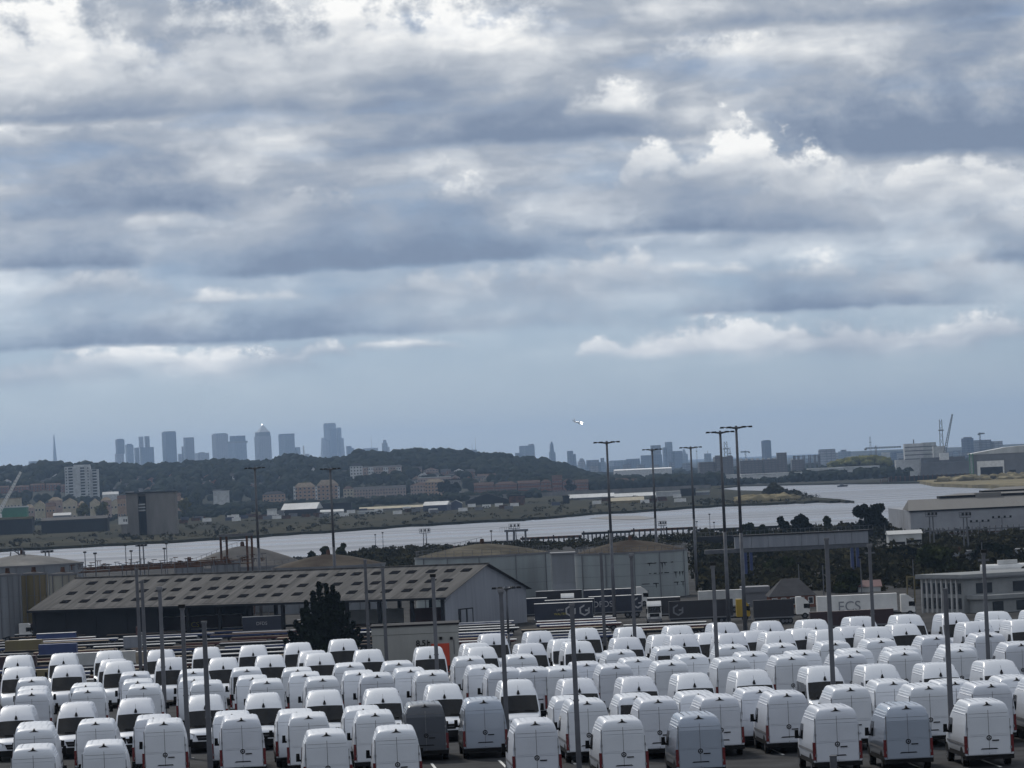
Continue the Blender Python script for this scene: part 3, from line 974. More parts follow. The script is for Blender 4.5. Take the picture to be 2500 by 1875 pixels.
# ---------------------------------------------------------------- riverside town
brick_tan = mat('tan_brick', (0.33, 0.225, 0.16), 0.85, 0.2, 0.4)
brick_red = mat('red_brick', (0.17, 0.075, 0.052), 0.85, 0.2, 0.4)
brick_pink = mat('pale_brick', (0.32, 0.25, 0.22), 0.85, 0.2, 0.4)
render_cream = mat('cream_render', (0.42, 0.375, 0.285), 0.85, 0.15, 0.4)
render_white = mat('white_render', (0.55, 0.55, 0.55), 0.8, 0.12, 0.3)
slate = mat('slate', (0.035, 0.036, 0.042), 0.8, 0.25, 0.5, spec=0.08)
tile_brown = mat('brown_tile', (0.095, 0.06, 0.048), 0.85, 0.25, 0.5)
tile_tan = mat('tan_tile', (0.26, 0.21, 0.155), 0.85, 0.2, 0.5)
sheet_pale = mat('pale_sheet', (0.40, 0.41, 0.41), 0.6, 0.2, 0.1, stretch=(1, 0.2, 0.2))
sheet_dark = mat('dark_sheet', (0.018, 0.019, 0.023), 0.7, 0.25, 0.1, spec=0.1)
sheet_blue = mat('dark_blue_sheet', (0.03, 0.04, 0.075), 0.6, 0.2, 0.1)
sheet_grey = mat('grey_sheet', (0.13, 0.135, 0.15), 0.6, 0.2, 0.1)
green_paint = mat('green_paint', (0.03, 0.16, 0.09), 0.6, 0.2, 0.1)
raw_concrete = mat('raw_concrete', (0.17, 0.16, 0.15), 0.85, 0.25, 0.12, stretch=(1, 1, 0.25))

WIN = {}
FOOT = []                         # (x0, x1, distance) of houses, kept clear of trees


def win_mesh(w, h, frame):
    key = (round(w, 2), round(h, 2), frame)
    if key not in WIN:
        mb = MB().box(-w / 2, w / 2, -0.06, 0.10, 0, h, 0)
        f = 0.12
        for a in ((-w / 2 - f, -w / 2, -f, h + f), (w / 2, w / 2 + f, -f, h + f), (-w / 2, w / 2, -f, 0), (-w / 2, w / 2, h, h + f)):
            mb.box(a[0], a[1], -0.14, 0.10, a[2], a[3], 1)
        WIN[key] = mb.mesh('window', [glass_far, frame])
    return WIN[key]


def house(name, label, x0, x1, yt, d, wall, roof=None, rise=0.0, kind='flat', win=None, depth=None, cat='house', zb=None, group=None, yaw=0.0, frame=None, wfrac=0.45, eave=0.3, base_y=None):
    """x0,x1,yt: span and eaves as seen; the rest in metres. kind: flat, gable (ridge along x), cross (gable to the front), hip"""
    a, b = Pd(x0, yt, d), Pd(x1, yt, d)
    zb = ZF - 0.2 if zb is None else zb
    w = b.x - a.x
    FOOT.append((a.x, b.x, d))
    h = (a.z + b.z) / 2 - zb
    dp = depth or min(max(w * 0.5, 9), 16)
    t = thing(name, label, cat, ((a.x + b.x) / 2, d + dp / 2 * math.cos(yaw), zb), yaw, group)
    MB().box(-w / 2, w / 2, -dp / 2, dp / 2, 0, h).build('wall', wall, t)
    e = eave
    if kind == 'flat':
        MB().box(-w / 2 - e, w / 2 + e, -dp / 2 - e, dp / 2 + e, h, h + max(rise, 0.4)).build('roof', roof or wall, t)
    elif kind == 'gable':
        MB().poly([(-dp / 2 - e, h - 0.05), (dp / 2 + e, h - 0.05), (0, h + rise)], -w / 2 - e, w / 2 + e, axis='x').build('roof', roof, t)
    elif kind == 'cross':
        MB().poly([(-w / 2, h - 0.05), (w / 2, h - 0.05), (0, h + rise)], -dp / 2 + 0.02, dp / 2 - 0.02).build('gable_wall', wall, t)
        mb = MB()
        for s in (-1, 1):
            mb.add([(s * (w / 2 + e), -dp / 2 - e, h - 0.3), (s * (w / 2 + e), dp / 2 + e, h - 0.3), (0, dp / 2 + e, h + rise + 0.15), (0, -dp / 2 - e, h + rise + 0.15),
                    (s * (w / 2 + e), -dp / 2 - e, h - 0.05), (s * (w / 2 + e), dp / 2 + e, h - 0.05), (0, dp / 2 + e, h + rise + 0.4), (0, -dp / 2 - e, h + rise + 0.4)],
                   [(0, 1, 2, 3), (4, 5, 6, 7), (0, 1, 5, 4), (1, 2, 6, 5), (2, 3, 7, 6), (3, 0, 4, 7)])
        mb.build('roof', roof, t)
    elif kind == 'hip':
        MB().box(-w / 2 - e, w / 2 + e, -dp / 2 - e, dp / 2 + e, h, h + rise, 0, 0.35 if w < dp * 1.6 else 1 - dp / w * 0.9, 0.08).build('roof', roof, t)
    if win:
        nc, nr = win
        cw = w / nc
        fh = h / nr
        ww, wh = min(cw * wfrac, 2.2), min(fh * 0.5, 1.6)
        me = win_mesh(ww, wh, frame or render_white)
        for r_ in range(nr):
            for c in range(nc):
                link('window', me, t, (-w / 2 + cw * (c + 0.5), -dp / 2 - 0.06, fh * (r_ + 0.32)))
    return t


def attach(part, whole):           # a piece built apart that belongs to a bigger building
    part.location = Vector(part.location) - Vector(whole.location)
    part.parent = whole
    for k in ('label', 'category', 'group'):
        if k in part: del part[k]


def on_hill(x, y):
    p = hill_hit(x, y)
    return p.y, p.z - 1.5


# eleven storey block of flats
d0, z0 = 5500.0, None
zb = float(hill_z(Pd(190, 1200, d0).x, d0)) - 1
a, b = Pd(157, 1140, d0), Pd(219, 1138, d0)
tb = thing('tower_block', 'white eleven storey block of flats with balcony columns against the wooded hill', 'tower block', ((a.x + b.x) / 2, d0 + 8, zb), R(0))
w, h = b.x - a.x, a.z - zb
FOOT.append((a.x, b.x + 12, d0))
MB().box(-w / 2, w / 2, -8, 8, 0, h).build('wall', offwhite, tb)
MB().box(-w * 0.14, w / 2 - 0.5, -7, 7, h, h + 1.6).build('roof_plant', offwhite, tb)
w2 = Pd(238, 1148, d0).x - b.x
MB().box(w / 2, w / 2 + w2, -6, 8, 0, h - 4.2).build('wing', offwhite, tb)
nf = 11
fh = (h - 1.0) / nf
bal = MB().box(-2.6, 2.6, -1.2, 0, 0, 1.0).mesh('balcony', offwhite)
rec = win_mesh(4.6, 1.7, sheet_grey)
sm_ = win_mesh(1.5, 1.5, render_white)
for k in range(nf):
    for cx in (-w * 0.27, w * 0.20):
        link('balcony', bal, tb, (cx, -8.02, k * fh + 0.1))
        link('window', rec, tb, (cx, -8.06, k * fh + 1.1))
    for cx in (-w * 0.44, w * 0.42):
        link('window', sm_, tb, (cx, -8.06, k * fh + 1.1))
    if k < nf - 1:
        link('balcony', bal, tb, (w / 2 + w2 * 0.55, -6.02, k * fh + 0.1))
        link('window', rec, tb, (w / 2 + w2 * 0.55, -6.06, k * fh + 1.1))

T1 = 'riverside flats of the far town'
house('flats', 'small hipped brick flats standing apart among trees', 641, 695, 1207, 5050, brick_tan, slate, 3.2, 'hip', (6, 3), cat='flats', group=T1)
fa = house('flats', 'tall tan brick flats with pyramid roof and white corner', 717, 770, 1189, 5000, brick_tan, tile_tan, 4.4, 'hip', (5, 5), cat='flats', group=T1)
fb_ = house('flats', 'tan brick flats with a higher pyramid roof beside the long block', 773, 825, 1184, 4960, brick_tan, tile_tan, 5.2, 'hip', (5, 5), cat='flats', group=T1)
for xx in (718, 771.5, 826):
    st_ = house('stair_tower', 'narrow cream stair tower on the corner of the tan flats', xx - 2.2, xx + 2.2, 1188, 4955, render_white, slate, 0.5, 'flat', (1, 5), 4, cat='stair tower', group='cream stair towers of the tan flats')
    attach(st_, fa if xx < 730 else fb_)
house('flats', 'cream ended gable house closing the long pale block', 838, 862, 1194, 4985, render_cream, tile_brown, 3.0, 'hip', (3, 4), cat='flats', group=T1)
house('flats', 'long four storey pale brick block with dormers beside the river wall', 863, 990, 1193, 5000, brick_pink, slate, 2.6, 'gable', (18, 4), cat='flats', group=T1)
house('flats', 'brick flats with white balconies and low roof near the dark hall', 1002, 1062, 1184, 5030, brick_pink, tile_brown, 2.0, 'hip', (8, 4), cat='flats', group=T1)
house('flats', 'square tan flats with bright stair windows near the dark hall', 1036, 1084, 1177, 4990, brick_tan, tile_tan, 3.2, 'hip', (6, 5), cat='flats', group=T1)
house('flats', 'long flat roofed flats set behind the square tan ones', 1019, 1100, 1166, 5230, brick_pink, offwhite, 0.8, 'flat', (12, 4), cat='flats', group=T1)
house('flats', 'dim grey flats half hidden behind trees by the tan ones', 1084, 1125, 1172, 5150, raw_concrete, slate, 1.0, 'flat', (7, 4), cat='flats', group=T1)
# red terraces along the river
for k, (x0, x1, yt) in enumerate([(1157, 1205, 1184), (1207, 1262, 1182), (1264, 1318, 1179), (1320, 1346, 1177), (1348, 1372, 1170), (1374, 1402, 1175), (1404, 1436, 1177), (1496, 1540, 1174), (1542, 1580, 1174)]):
    house('terrace', ['red brick terrace with white bays below the wooded slope', 'red brick terrace with a hipped brown roof on the waterfront'][k % 2], x0, x1, yt, 4980 + 20 * (k % 3), brick_red, tile_brown, 2.6 + (1.6 if k == 4 else 0), 'hip' if k % 2 else 'gable', (max(3, int((x1 - x0) / 6)), 3), cat='terrace', group='red brick waterfront terraces')
# flats and houses on the slope
d, zb = on_hill(915, 1163)
fs_ = house('flats', 'white and brick flats with projecting bays high on the wooded slope', 880, 980, 1141, d, brick_pink, slate, 1.8, 'gable', (14, 3), cat='flats', zb=zb)
house('flats', 'square white turret flats with pyramid roof high on the slope', 854, 884, 1138, d - 15, render_white, slate, 3.6, 'hip', (4, 4), cat='flats', zb=zb)
for xx in (905, 941, 972):
    ba_ = house('bay', 'white projecting bay on the slope flats', xx - 6, xx + 6, 1141, d - 8, render_white, slate, 0.8, 'hip', (2, 3), 4, cat='bay', zb=zb, group='white bays of the slope flats')
    attach(ba_, fs_)
hs = [(994, 1030, 1145, 0), (1034, 1070, 1147, 1), (1076, 1100, 1150, 0), (1108, 1132, 1149, 1), (1136, 1156, 1151, 0), (1165, 1210, 1161, 1), (812, 846, 1153, 0), (1040, 1075, 1158, 1),
      (450, 472, 1142, 0), (624, 650, 1142, 1), (566, 584, 1163, 0), (588, 600, 1172, 1), (606, 622, 1183, 0), (54, 92, 1172, 1), (110, 138, 1172, 0), (760, 770, 1147, 1), (520, 556, 1200, 0), (250, 285, 1205, 1), (306, 326, 1204, 0)]
for k in range(54):
    xx = rng.uniform(5, 690) if k < 34 else rng.uniform(990, 1160)
    w_ = rng.uniform(10, 24)
    hs.append((xx, xx + w_, rng.uniform(1160, 1204) if k < 34 else rng.uniform(1150, 1178), k % 2))
for x0, x1, yt, q in hs:
    d, zb = on_hill((x0 + x1) / 2, yt + 8)
    house('hillside_house', 'small pitched roof house among the trees of the wooded slope', x0, x1, yt, d, [brick_pink, render_white, brick_red][rng.randrange(3)], [slate, tile_brown][q], rng.uniform(1.8, 3.2), ['gable', 'cross'][q] if x1 - x0 < 40 else 'gable', (max(2, int((x1 - x0) / 7)), 2), cat='house', zb=zb, group='houses among the trees of the slope')
for k, (x0, x1, yt) in enumerate([(-20, 20, 1190), (24, 70, 1189), (74, 108, 1184), (112, 146, 1183), (148, 170, 1186)]):
    d, zb = on_hill((x0 + x1) / 2, yt + 16)
    house('terrace', 'dull red terrace on the slope beside the white tower block', x0, x1, yt, d, brick_red, tile_brown, 1.6, 'gable', (max(3, int((x1 - x0) / 7)), 3), cat='terrace', zb=zb, group='red terraces beside the tower block')
# gabled estate in front of the hill, sunlight put into the tan and cream colours
est = [(84, 108, 1232), (112, 134, 1236), (118, 150, 1222), (152, 186, 1226), (160, 190, 1236), (192, 206, 1232), (219, 242, 1227), (238, 262, 1235), (246, 270, 1222), (268, 296, 1228), (286, 306, 1218), (60, 82, 1240), (330, 350, 1226), (404, 440, 1212), (432, 452, 1224)]
for k, (x0, x1, yt) in enumerate(est):
    house('estate_house', 'small gabled estate house with a tan roof beyond the marsh', x0, x1, yt, 4150 + 45 * (k % 5), [render_cream, brick_tan, brick_pink][k % 3], [tile_tan, tile_brown, tile_tan][k % 3], 3.0, ['cross', 'gable', 'hip'][k % 3], (3, 2), cat='house', group='gabled estate houses beyond the marsh')
house('depot', 'tan flat roofed depot behind the white crane jib', -25, 49, 1219, 4300, render_cream, tile_tan, 0.8, 'flat', (9, 2), cat='depot')
house('depot', 'long green sided shed with a pale roof edge below the tan depot', -25, 65, 1240, 4100, green_paint, sheet_pale, 1.0, 'flat', None, cat='shed')
house('shed', 'pale roofed low shed among the marsh houses', 130, 172, 1258, 3900, sheet_grey, sheet_pale, 2.0, 'gable', None, cat='shed')
house('shed', 'long pale roof beside the white tower block', 250, 288, 1207, 4700, offwhite, sheet_pale, 2.5, 'gable', None, cat='shed')
house('shed', 'white flat roof shed among dark trees below the slope', 520, 558, 1200, 4800, offwhite, sheet_pale, 0.8, 'flat', None, cat='shed')
# lorry crane jib
cj = thing('boom_crane', 'white lattice crane boom leaning over the marsh houses', 'crane', Pd(-6, 1258, 3600))
mb = MB()
p0, p1 = Vector((0, 0, 0)), Pd(51, 1152, 3600) - Pd(-6, 1258, 3600)
lattice(mb, p0, p1, 1.9, 1.0, 16, 0.22)
mb.build('boom', white_paint, cj)
MB().box(-5, 3, -2, 2, -5, 1).build('cab', white_paint, cj)
MB().box(-8, 6, -2.2, 2.2, -6.5, -4.5).build('carrier', mast_m, cj)

# concrete flood barrier tower on the marsh
bd = 2860.0
a, b = Pd(308, 1206, bd), Pd(428, 1204, bd)
fb = thing('flood_barrier', 'tall square concrete flood barrier tower with a dark gate slot on the marsh', 'flood barrier', ((a.x + b.x) / 2, bd + 8, ZF - 0.5))
w, h = b.x - a.x, a.z - ZF + 0.5
xs = lambda x: Pd(x, 1240, bd).x - (a.x + b.x) / 2
MB().box(-w / 2, xs(337), -8, 8, 0, h).build('gate_leg', raw_concrete, fb)
MB().box(xs(357), w / 2, -8.4, 8, 0, h).build('gate_leg', raw_concrete, fb)
MB().box(xs(337), xs(357), -5.6, 7.6, h * 0.93, h - 0.1).build('lintel', raw_concrete, fb)
MB().box(xs(337), xs(357), 2, 3, 0, h * 0.93).build('gate', sheet_dark, fb)
MB().box(-w / 2 - 0.5, w / 2 + 0.5, -9, 8.6, h, h + 0.7).build('roof_slab', sheet_dark, fb)
for k, z in enumerate((0.58, 0.65, 0.72)):
    MB().box(xs(337.5), xs(354), -6, -5.2, h * z, h * z + 0.9).build('walkway', offwhite, fb)
MB().box(xs(357), xs(361), -8.9, -8.42, 0, h).build('pilaster', raw_concrete, fb)
c0 = Pd(290, 1262, bd - 10)
gc = thing('control_cabin', 'small white cabin on a post beside the concrete flood barrier', 'cabin', (Pd(301, 1280, bd - 10).x, bd - 10, ZF - 0.5))
zc = Pd(301, 1278, bd - 10).z - ZF
MB().box(-2.6, 2.6, -2, 2, zc, zc + 4.2).build('cabin', white_paint, gc)
MB().box(-1.2, 2.2, -1.5, 1.5, 0, zc).build('post', raw_concrete, gc)
for s in (0.3, 1.6):
    MB().box(s, s + 0.8, -2.06, -1.9, zc + 1.5, zc + 3).build('window', glass_far, gc)
MB().box(-2.8, 2.8, -2.2, 2.2, zc + 4.2, zc + 4.5).build('roof', offwhite, gc)

# sheds and yards along the far shore
def fshed(label, x0, x1, yt, d, wall, roof, rise, kind='gable', depth=None, yaw=0.0):
    return house('riverside_shed', label, x0, x1, yt, d, wall, roof, rise, kind, None, depth, cat='shed', yaw=yaw)


fshed('black timber barn with a pale rooflit roof on the marsh edge', 692, 780, 1243, 3650, sheet_dark, sheet_pale, 4.5, 'gable', 20, R(-12))
fshed('small white hut beside the black barn', 652, 674, 1246, 3600, white_paint, sheet_pale, 1.0, 'flat')
fshed('low grey store next to the white hut', 674, 692, 1250, 3620, sheet_grey, sheet_grey, 1.0, 'flat')
fshed('long dark flat shed behind the black barn', 772, 858, 1231, 3900, sheet_dark, sheet_dark, 1.0, 'flat')
fshed('white tented store between barn and blue shed', 782, 838, 1249, 3600, offwhite, sheet_pale, 1.5, 'gable')
fshed('long pale low roof stretched behind the marsh', 877, 1060, 1240, 3850, sheet_grey, render_cream, 1.6, 'gable', 22)
fshed('pale flat roof low on the marsh edge', 873, 932, 1250, 3600, offwhite, sheet_pale, 1.0, 'flat', 14)
fshed('dark blue shed with three light ridged roofs', 1037, 1096, 1233, 3560, sheet_blue, sheet_pale, 2.6, 'gable', 20, R(-8))
fshed('grey ridged annexe joined to the dark blue shed', 1097, 1128, 1229, 3600, sheet_blue, sheet_pale, 2.2, 'cross', 16)
fshed('huge black arched hall by the river wall', 1136, 1243, 1222, 3950, sheet_dark, sheet_dark, 5.5, 'cross', 30)
fshed('brown block on stilts beside the black arched hall', 1242, 1281, 1211, 3940, rust_m, sheet_dark, 1.0, 'flat', 14)
fshed('very long pale warehouse roof beside the dark wharf', 1389, 1500, 1214, 4000, sheet_grey, sheet_pale, 2.8, 'gable', 30)
fshed('second very long pale warehouse roof along the wharf', 1495, 1608, 1211, 4080, sheet_grey, sheet_pale, 2.6, 'gable', 30)
fshed('dark silo building standing on the wharf end', 1374, 1390, 1213, 3700, sheet_dark, sheet_dark, 1.0, 'flat', 8)
fshed('white wharf office with a dark band', 1602, 1662, 1203, 3950, offwhite, sheet_pale, 1.2, 'flat', 14)
fshed('black conveyor house on the wharf near the spit', 1662, 1698, 1197, 3900, sheet_dark, sheet_dark, 1.5, 'flat', 12)
fshed('low grey store beside the black conveyor house', 1700, 1732, 1202, 3900, sheet_grey, sheet_pale, 1.0, 'flat', 12)
fshed('cream ridged tent roof on the marsh behind the mudflat', 1492, 1572, 1222, 3500, sand_m, render_cream, 2.4, 'gable', 16)
fshed('dark low store on the marsh edge below the estate', 100, 262, 1268, 3200, sheet_dark, sheet_dark, 1.8, 'gable', 16)
fshed('black tin shed at the marsh edge with no windows', -20, 78, 1268, 3250, sheet_dark, scrub_m, 1.4, 'gable', 16)
# far quay factories
fshed('long white factory with two window bands behind the quay trees', 1810, 1958, 1158, 5250, render_white, sheet_pale, 1.2, 'flat', 40)
fshed('pale stepped roof shed left of the long white factory by the masts', 1709, 1812, 1163, 5350, render_white, sheet_pale, 1.2, 'flat', 40)
fshed('wide low pale warehouse behind dark quay bushes', 1975, 2060, 1146, 5350, render_white, sheet_pale, 1.6, 'flat', 40)
fshed('second wide pale warehouse nearer the white plant', 2050, 2147, 1142, 5450, offwhite, sheet_pale, 1.6, 'flat', 40)
fshed('bright white warehouse roofs below the eastern towers', 1500, 1640, 1146, 7000, render_white, white_paint, 1.5, 'gable', 60)
# white power plant on the far quay
pp = tower('big white stepped power plant with dark roof lines', 5100, [('main_hall', 2206, 2252, 1083, render_white), ('side_hall', 2250, 2284, 1080, offwhite), ('lower_hall', 2185, 2240, 1122, render_white), ('chimney', 2229, 2231.5, 1073, mast_m)], name='power_plant', cat='power plant', group=None, depth=0.6, yaw=0.0)
for k, yy in enumerate((1092, 1101, 1111, 1121)):
    a, b = Pd(2205.5, yy, 5100), Pd(2284.5, yy, 5100)
    MB().box(a.x - pp.location.x, b.x - pp.location.x, -17.5, -16.4, a.z - ZF - 0.5, a.z - ZF + 0.5).build('roof_line', sheet_grey, pp)
cx_ = tower('long blue-grey industrial complex below the drilling rig', 4700, [('block', 2246, 2310, 1129, sheet_grey), ('block', 2309, 2374, 1127, sheet_grey), ('roof_plant', 2255, 2262, 1124, mid_t, 1, 1130), ('conveyor', 2222, 2246, 1150, offwhite)], name='industrial_complex', cat='factory', group=None, depth=0.5, yaw=0.0)
qy = thing('river_quay', 'dark sheet piled quay wall below the industrial complex', 'quay', (Pd(2265, 1170, 4420).x, 4420, ZW))
a, b = Pd(2170, 1165, 4420), Pd(2372, 1160, 4420)
MB().box(a.x - qy.location.x, b.x - qy.location.x, 0, 12, -1, a.z - ZW).build('quay_wall', sheet_dark, qy)
for k in range(18):
    xx = a.x - qy.location.x + (b.x - a.x) * (k + 0.5) / 18
    MB().box(xx - 0.4, xx + 0.4, -0.6, -0.01, -1, a.z - ZW + 0.8).build('fender_pile', rust_m, qy)
qd = thing('mooring_dolphins', 'rusty cluster of mooring piles off the quay end', 'mooring', (Pd(2165, 1175, 4400).x, 4400, ZW))
for k in range(7):
    MB().box(-6 + 2 * k, -5.2 + 2 * k, -1, 1, -2, rng.uniform(3, 6)).build('pile', rust_m, qd)
# grey warehouse with the white portal
wd = 4250.0
a, b = Pd(2375, 1110, wd), Pd(2560, 1106, wd)
gw = thing('grey_warehouse', 'grey warehouse with a white framed dark doorway beside green scaffolding', 'warehouse', (a.x, wd, ZF))
W = b.x - a.x
hz_ = a.z - ZF
MB().box(0, W, 0, 40, 0, hz_).build('wall', sheet_grey, gw)
MB().poly([(-1, hz_ + 0.02), (W + 1, hz_ + 0.02), (W + 1, hz_ + 7), (W * 0.45, hz_ + 5.2), (-1, hz_ + 0.8)], -0.6, 41).build('roof', sheet_pale, gw)
xl, xr = Pd(2385, 1130, wd).x - a.x, Pd(2451, 1130, wd).x - a.x
zt = Pd(2418, 1125, wd).z - ZF
MB().box(xl, xl + 2.6, -1.2, -0.02, 0, zt).build('portal_leg', white_paint, gw)
MB().box(xr - 1.2, xr, -1.2, -0.02, 0, zt).build('portal_leg', white_paint, gw)
MB().box(xl + 2.6, xr - 1.2, -1.2, -0.02, zt * 0.66, zt).build('portal_head', white_paint, gw)
MB().box(xl + 2.6, xr - 1.2, -0.4, -0.03, 0, zt * 0.66).build('doorway', sheet_dark, gw)
MB().box(Pd(2464, 1150, wd).x - a.x, Pd(2480, 1150, wd).x - a.x, -0.4, -0.03, 0, zt * 0.45).build('side_door', sheet_dark, gw)
sc = thing('scaffold', 'narrow green netted scaffold against the grey warehouse', 'scaffold', (a.x - 1.8, wd - 2, ZF))
mb = MB()
lattice(mb, (0, 0, 0), (0, 0, hz_ + 1), 3.0, 3.0, 10, 0.35)
mb.build('frame', green_paint, sc)
# boat
bt = thing('launch', 'tiny dark launch under way on the wide river', 'boat', G(2056, 1188.5, ZW), R(10))
MB().poly([(-4, 0.1), (4.4, 0.1), (5.2, 1.5), (-4.2, 1.3)], -1.3, 1.3).build('hull', sheet_dark, bt)
MB().box(-2, 1, -0.9, 0.9, 1.3, 2.8).build('cabin', sheet_grey, bt)
# long river wall of the town
rw = thing('river_wall', 'long grey promenade wall along the town waterfront', 'river wall', (Pd(1100, 1222, 4600).x, 4600, ZF - 0.3))
for (x0, x1, y0) in ((850, 1130, 1222), (1130, 1290, 1210), (1290, 1480, 1203), (1480, 1735, 1194)):
    a, b = Pd(x0, y0, 4600), Pd(x1, y0 - (x1 - x0) * 0.045, 4600)
    MB().box(a.x - rw.location.x, b.x - rw.location.x, -1, 1, 0, max(2.5, a.z - ZF)).build('wall_length', raw_concrete, rw)
# single trees that stand out from the wood; yellow ones have painted sunlight
for (x, y, hh, m, lab) in [(202, 1253, 11, leaf_yellow, 'yellow sunlit round tree between the gabled estate houses'), (247, 1250, 12, leaf_yellow, 'yellow green poplar-like tree beside the estate gables'), (452, 1248, 12, leaf_yellow, 'yellow tree standing beside the concrete flood barrier'),
                           (480, 1205, 14, leaf_mid, 'round mid green tree below the wooded slope'), (1085, 1212, 14, leaf_dark, 'dark tree between the tan flats and red terraces'), (1110, 1208, 12, leaf_dark, 'second dark tree beside the red terraces'), (1395, 1204, 11, leaf_dark, 'dark bush in front of the red terrace bays')]:
    dd = 4050 if y > 1240 else 4900
    p = Pd(x, y, dd)
    broad_tree('tree', lab, (p.x, dd, ZF), hh + 4, hh * 0.55, m, clumps=9, cards=50, size=1.5)
# hillside wood and far tree lines
trees = []
for k in range(5200):
    Y = 5180 + (6760 - 5180) * rng.random() ** 0.8
    T = rng.uniform(-0.112, 0.021)
    X = T * Y
    h = rng.uniform(6, 12)
    dens = 0.5 + 0.5 * math.sin(X * 0.021 + 2.1 * math.sin(Y * 0.006)) * math.sin(Y * 0.011 + X * 0.007)
    if rng.random() > 0.35 + 0.65 * min(1, (Y - 5100) / 700) * (0.45 + 0.55 * dens):
        continue
    if any(a - 3 < X < b + 3 and q - 170 < Y < q + 16 for a, b, q in FOOT): continue
    z = float(hill_z(X, Y))
    trees.append((X, Y, z + h * 0.5, h * rng.uniform(0.45, 0.75), h * 0.55))
for k in range(420):      # the ridge itself
    T = rng.uniform(-0.112, 0.018)
    Y = rng.uniform(6480, 6660)
    h = rng.uniform(8, 17)
    trees.append((T * Y, Y, float(hill_z(T * Y, Y)) + h * 0.30, h * rng.uniform(0.5, 0.8), h * 0.5))
foliage_mass('hill_woods', trees, leaf_dark, label='dark green woods covering the long hill behind the riverside town', cat='woods')
town_trees = []
for k in range(1100):     # gardens, hedges and street trees between the houses
    d = rng.uniform(3900, 5150)
    T = rng.uniform(-0.112, 0.006 if d > 4400 else -0.03)
    h = rng.uniform(3, 7.5) if d > 4300 else rng.uniform(2.0, 4.5)
    if any(a - 2 < T * d < b + 2 and q - 130 < d < q + 16 for a, b, q in FOOT): h *= 0.4
    town_trees.append((T * d, d, ZF + h * 0.42, h * rng.uniform(0.6, 1.1), h * 0.55))
foliage_mass('town_gardens', town_trees, leaf_dark, label='dark garden trees and hedges between the town houses', cat='trees')

# containers and site cabins scattered along the far shore yards
CG = 'containers and cabins along the far shore yards'
cmeshes = {}
for nm, m_ in (('white', white_paint), ('grey', sheet_grey), ('rusty', rust_m), ('dark blue', sheet_blue)):
    mb = MB().box(-3.0, 3.0, -1.2, 1.2, 0.15, 2.55)
    for sx in (-3.02, 2.92):
        for sy in (-1.22, 1.12):
            mb.box(sx, sx + 0.1, sy, sy + 0.1, 0.0, 2.62)
    for q in range(10):
        mb.box(-2.8 + q * 0.58, -2.6 + q * 0.58, -1.24, -1.2, 0.3, 2.4)
    cmeshes[nm] = (mb.mesh('container_shell', m_), MB().box(3.0, 3.05, -1.1, -0.03, 0.2, 2.5).box(3.0, 3.05, 0.03, 1.1, 0.2, 2.5).mesh('container_door', m_))
for k in range(64):
    x = rng.uniform(440, 1700) if k < 52 else rng.uniform(330, 700)
    d = rng.uniform(3380, 3780)
    p = Pd(x, 1240, d)
    nm = rng.choice(['white', 'white', 'grey', 'rusty', 'dark blue'])
    t = thing('shipping_container', '%s container or cabin standing in the far shore yards' % nm, 'container', (p.x, d, ZF), R(rng.uniform(-25, 25)), CG)
    link('shell', cmeshes[nm][0], t)
    link('door', cmeshes[nm][1], t)

# ---------------------------------------------------------------- near shore, tanks and yard on the lower level
roof_sheet = mat('asbestos_sheet', (0.095, 0.092, 0.09), 0.9, 0.22, 0.5, c2=(0.15, 0.145, 0.14), stretch=(2.2, 0.12, 0.12), detail=7)
shed_grey = mat('shed_cladding', (0.22, 0.235, 0.27), 0.7, 0.12, 0.4, stretch=(3, 3, 0.2))
tank_pale = mat('tank_paint_pale', (0.36, 0.41, 0.42), 0.6, 0.25, 0.35, c2=(0.22, 0.24, 0.25), stretch=(1.2, 1.2, 0.10), detail=8)
tank_grey = mat('tank_paint_grey', (0.24, 0.26, 0.29), 0.6, 0.25, 0.35, c2=(0.14, 0.15, 0.165), stretch=(1.2, 1.2, 0.12), detail=8)
tank_cream = mat('tank_paint_cream', (0.36, 0.36, 0.31), 0.65, 0.25, 0.3, c2=(0.24, 0.22, 0.19), stretch=(1.2, 1.2, 0.12), detail=8)
tank_yellow = mat('tank_paint_yellow', (0.20, 0.165, 0.07), 0.65, 0.25, 0.3, c2=(0.13, 0.10, 0.05), stretch=(1.2, 1.2, 0.12), detail=8)
roof_rusty = mat('rusty_roof', (0.045, 0.033, 0.026), 0.9, 0.3, 0.12, c2=(0.095, 0.082, 0.066), detail=9)
roof_dun = mat('dun_roof', (0.06, 0.054, 0.044), 0.9, 0.3, 0.15, c2=(0.12, 0.108, 0.084), detail=9)
roof_grey = mat('grey_cone_roof', (0.085, 0.085, 0.09), 0.85, 0.25, 0.12, c2=(0.13, 0.125, 0.12), detail=9)
roof_pale = mat('pale_cone_roof', (0.15, 0.15, 0.15), 0.8, 0.25, 0.12, c2=(0.22, 0.215, 0.205), detail=9)
navy = mat('navy_curtain', (0.010, 0.014, 0.032), 0.5, 0.2, 0.6)
dark_curtain = mat('dark_curtain', (0.012, 0.011, 0.016), 0.5, 0.2, 0.6)
maroon = mat('maroon_curtain', (0.030, 0.010, 0.014), 0.6, 0.2, 0.6)
red_paint = mat('red_paint', (0.085, 0.018, 0.017), 0.5, 0.2, 0.6)
yellow_paint = mat('yellow_paint', (0.40, 0.26, 0.015), 0.45, 0.1, 0.6)
blue_paint = mat('blue_paint', (0.020, 0.038, 0.13), 0.5, 0.2, 0.6)
orange_paint = mat('orange_door_paint', (0.48, 0.05, 0.018), 0.5, 0.1, 1.0)
deck_grey = mat('deck_grey', (0.36, 0.36, 0.37), 0.75, 0.3, 0.6, stretch=(1, 4, 1))
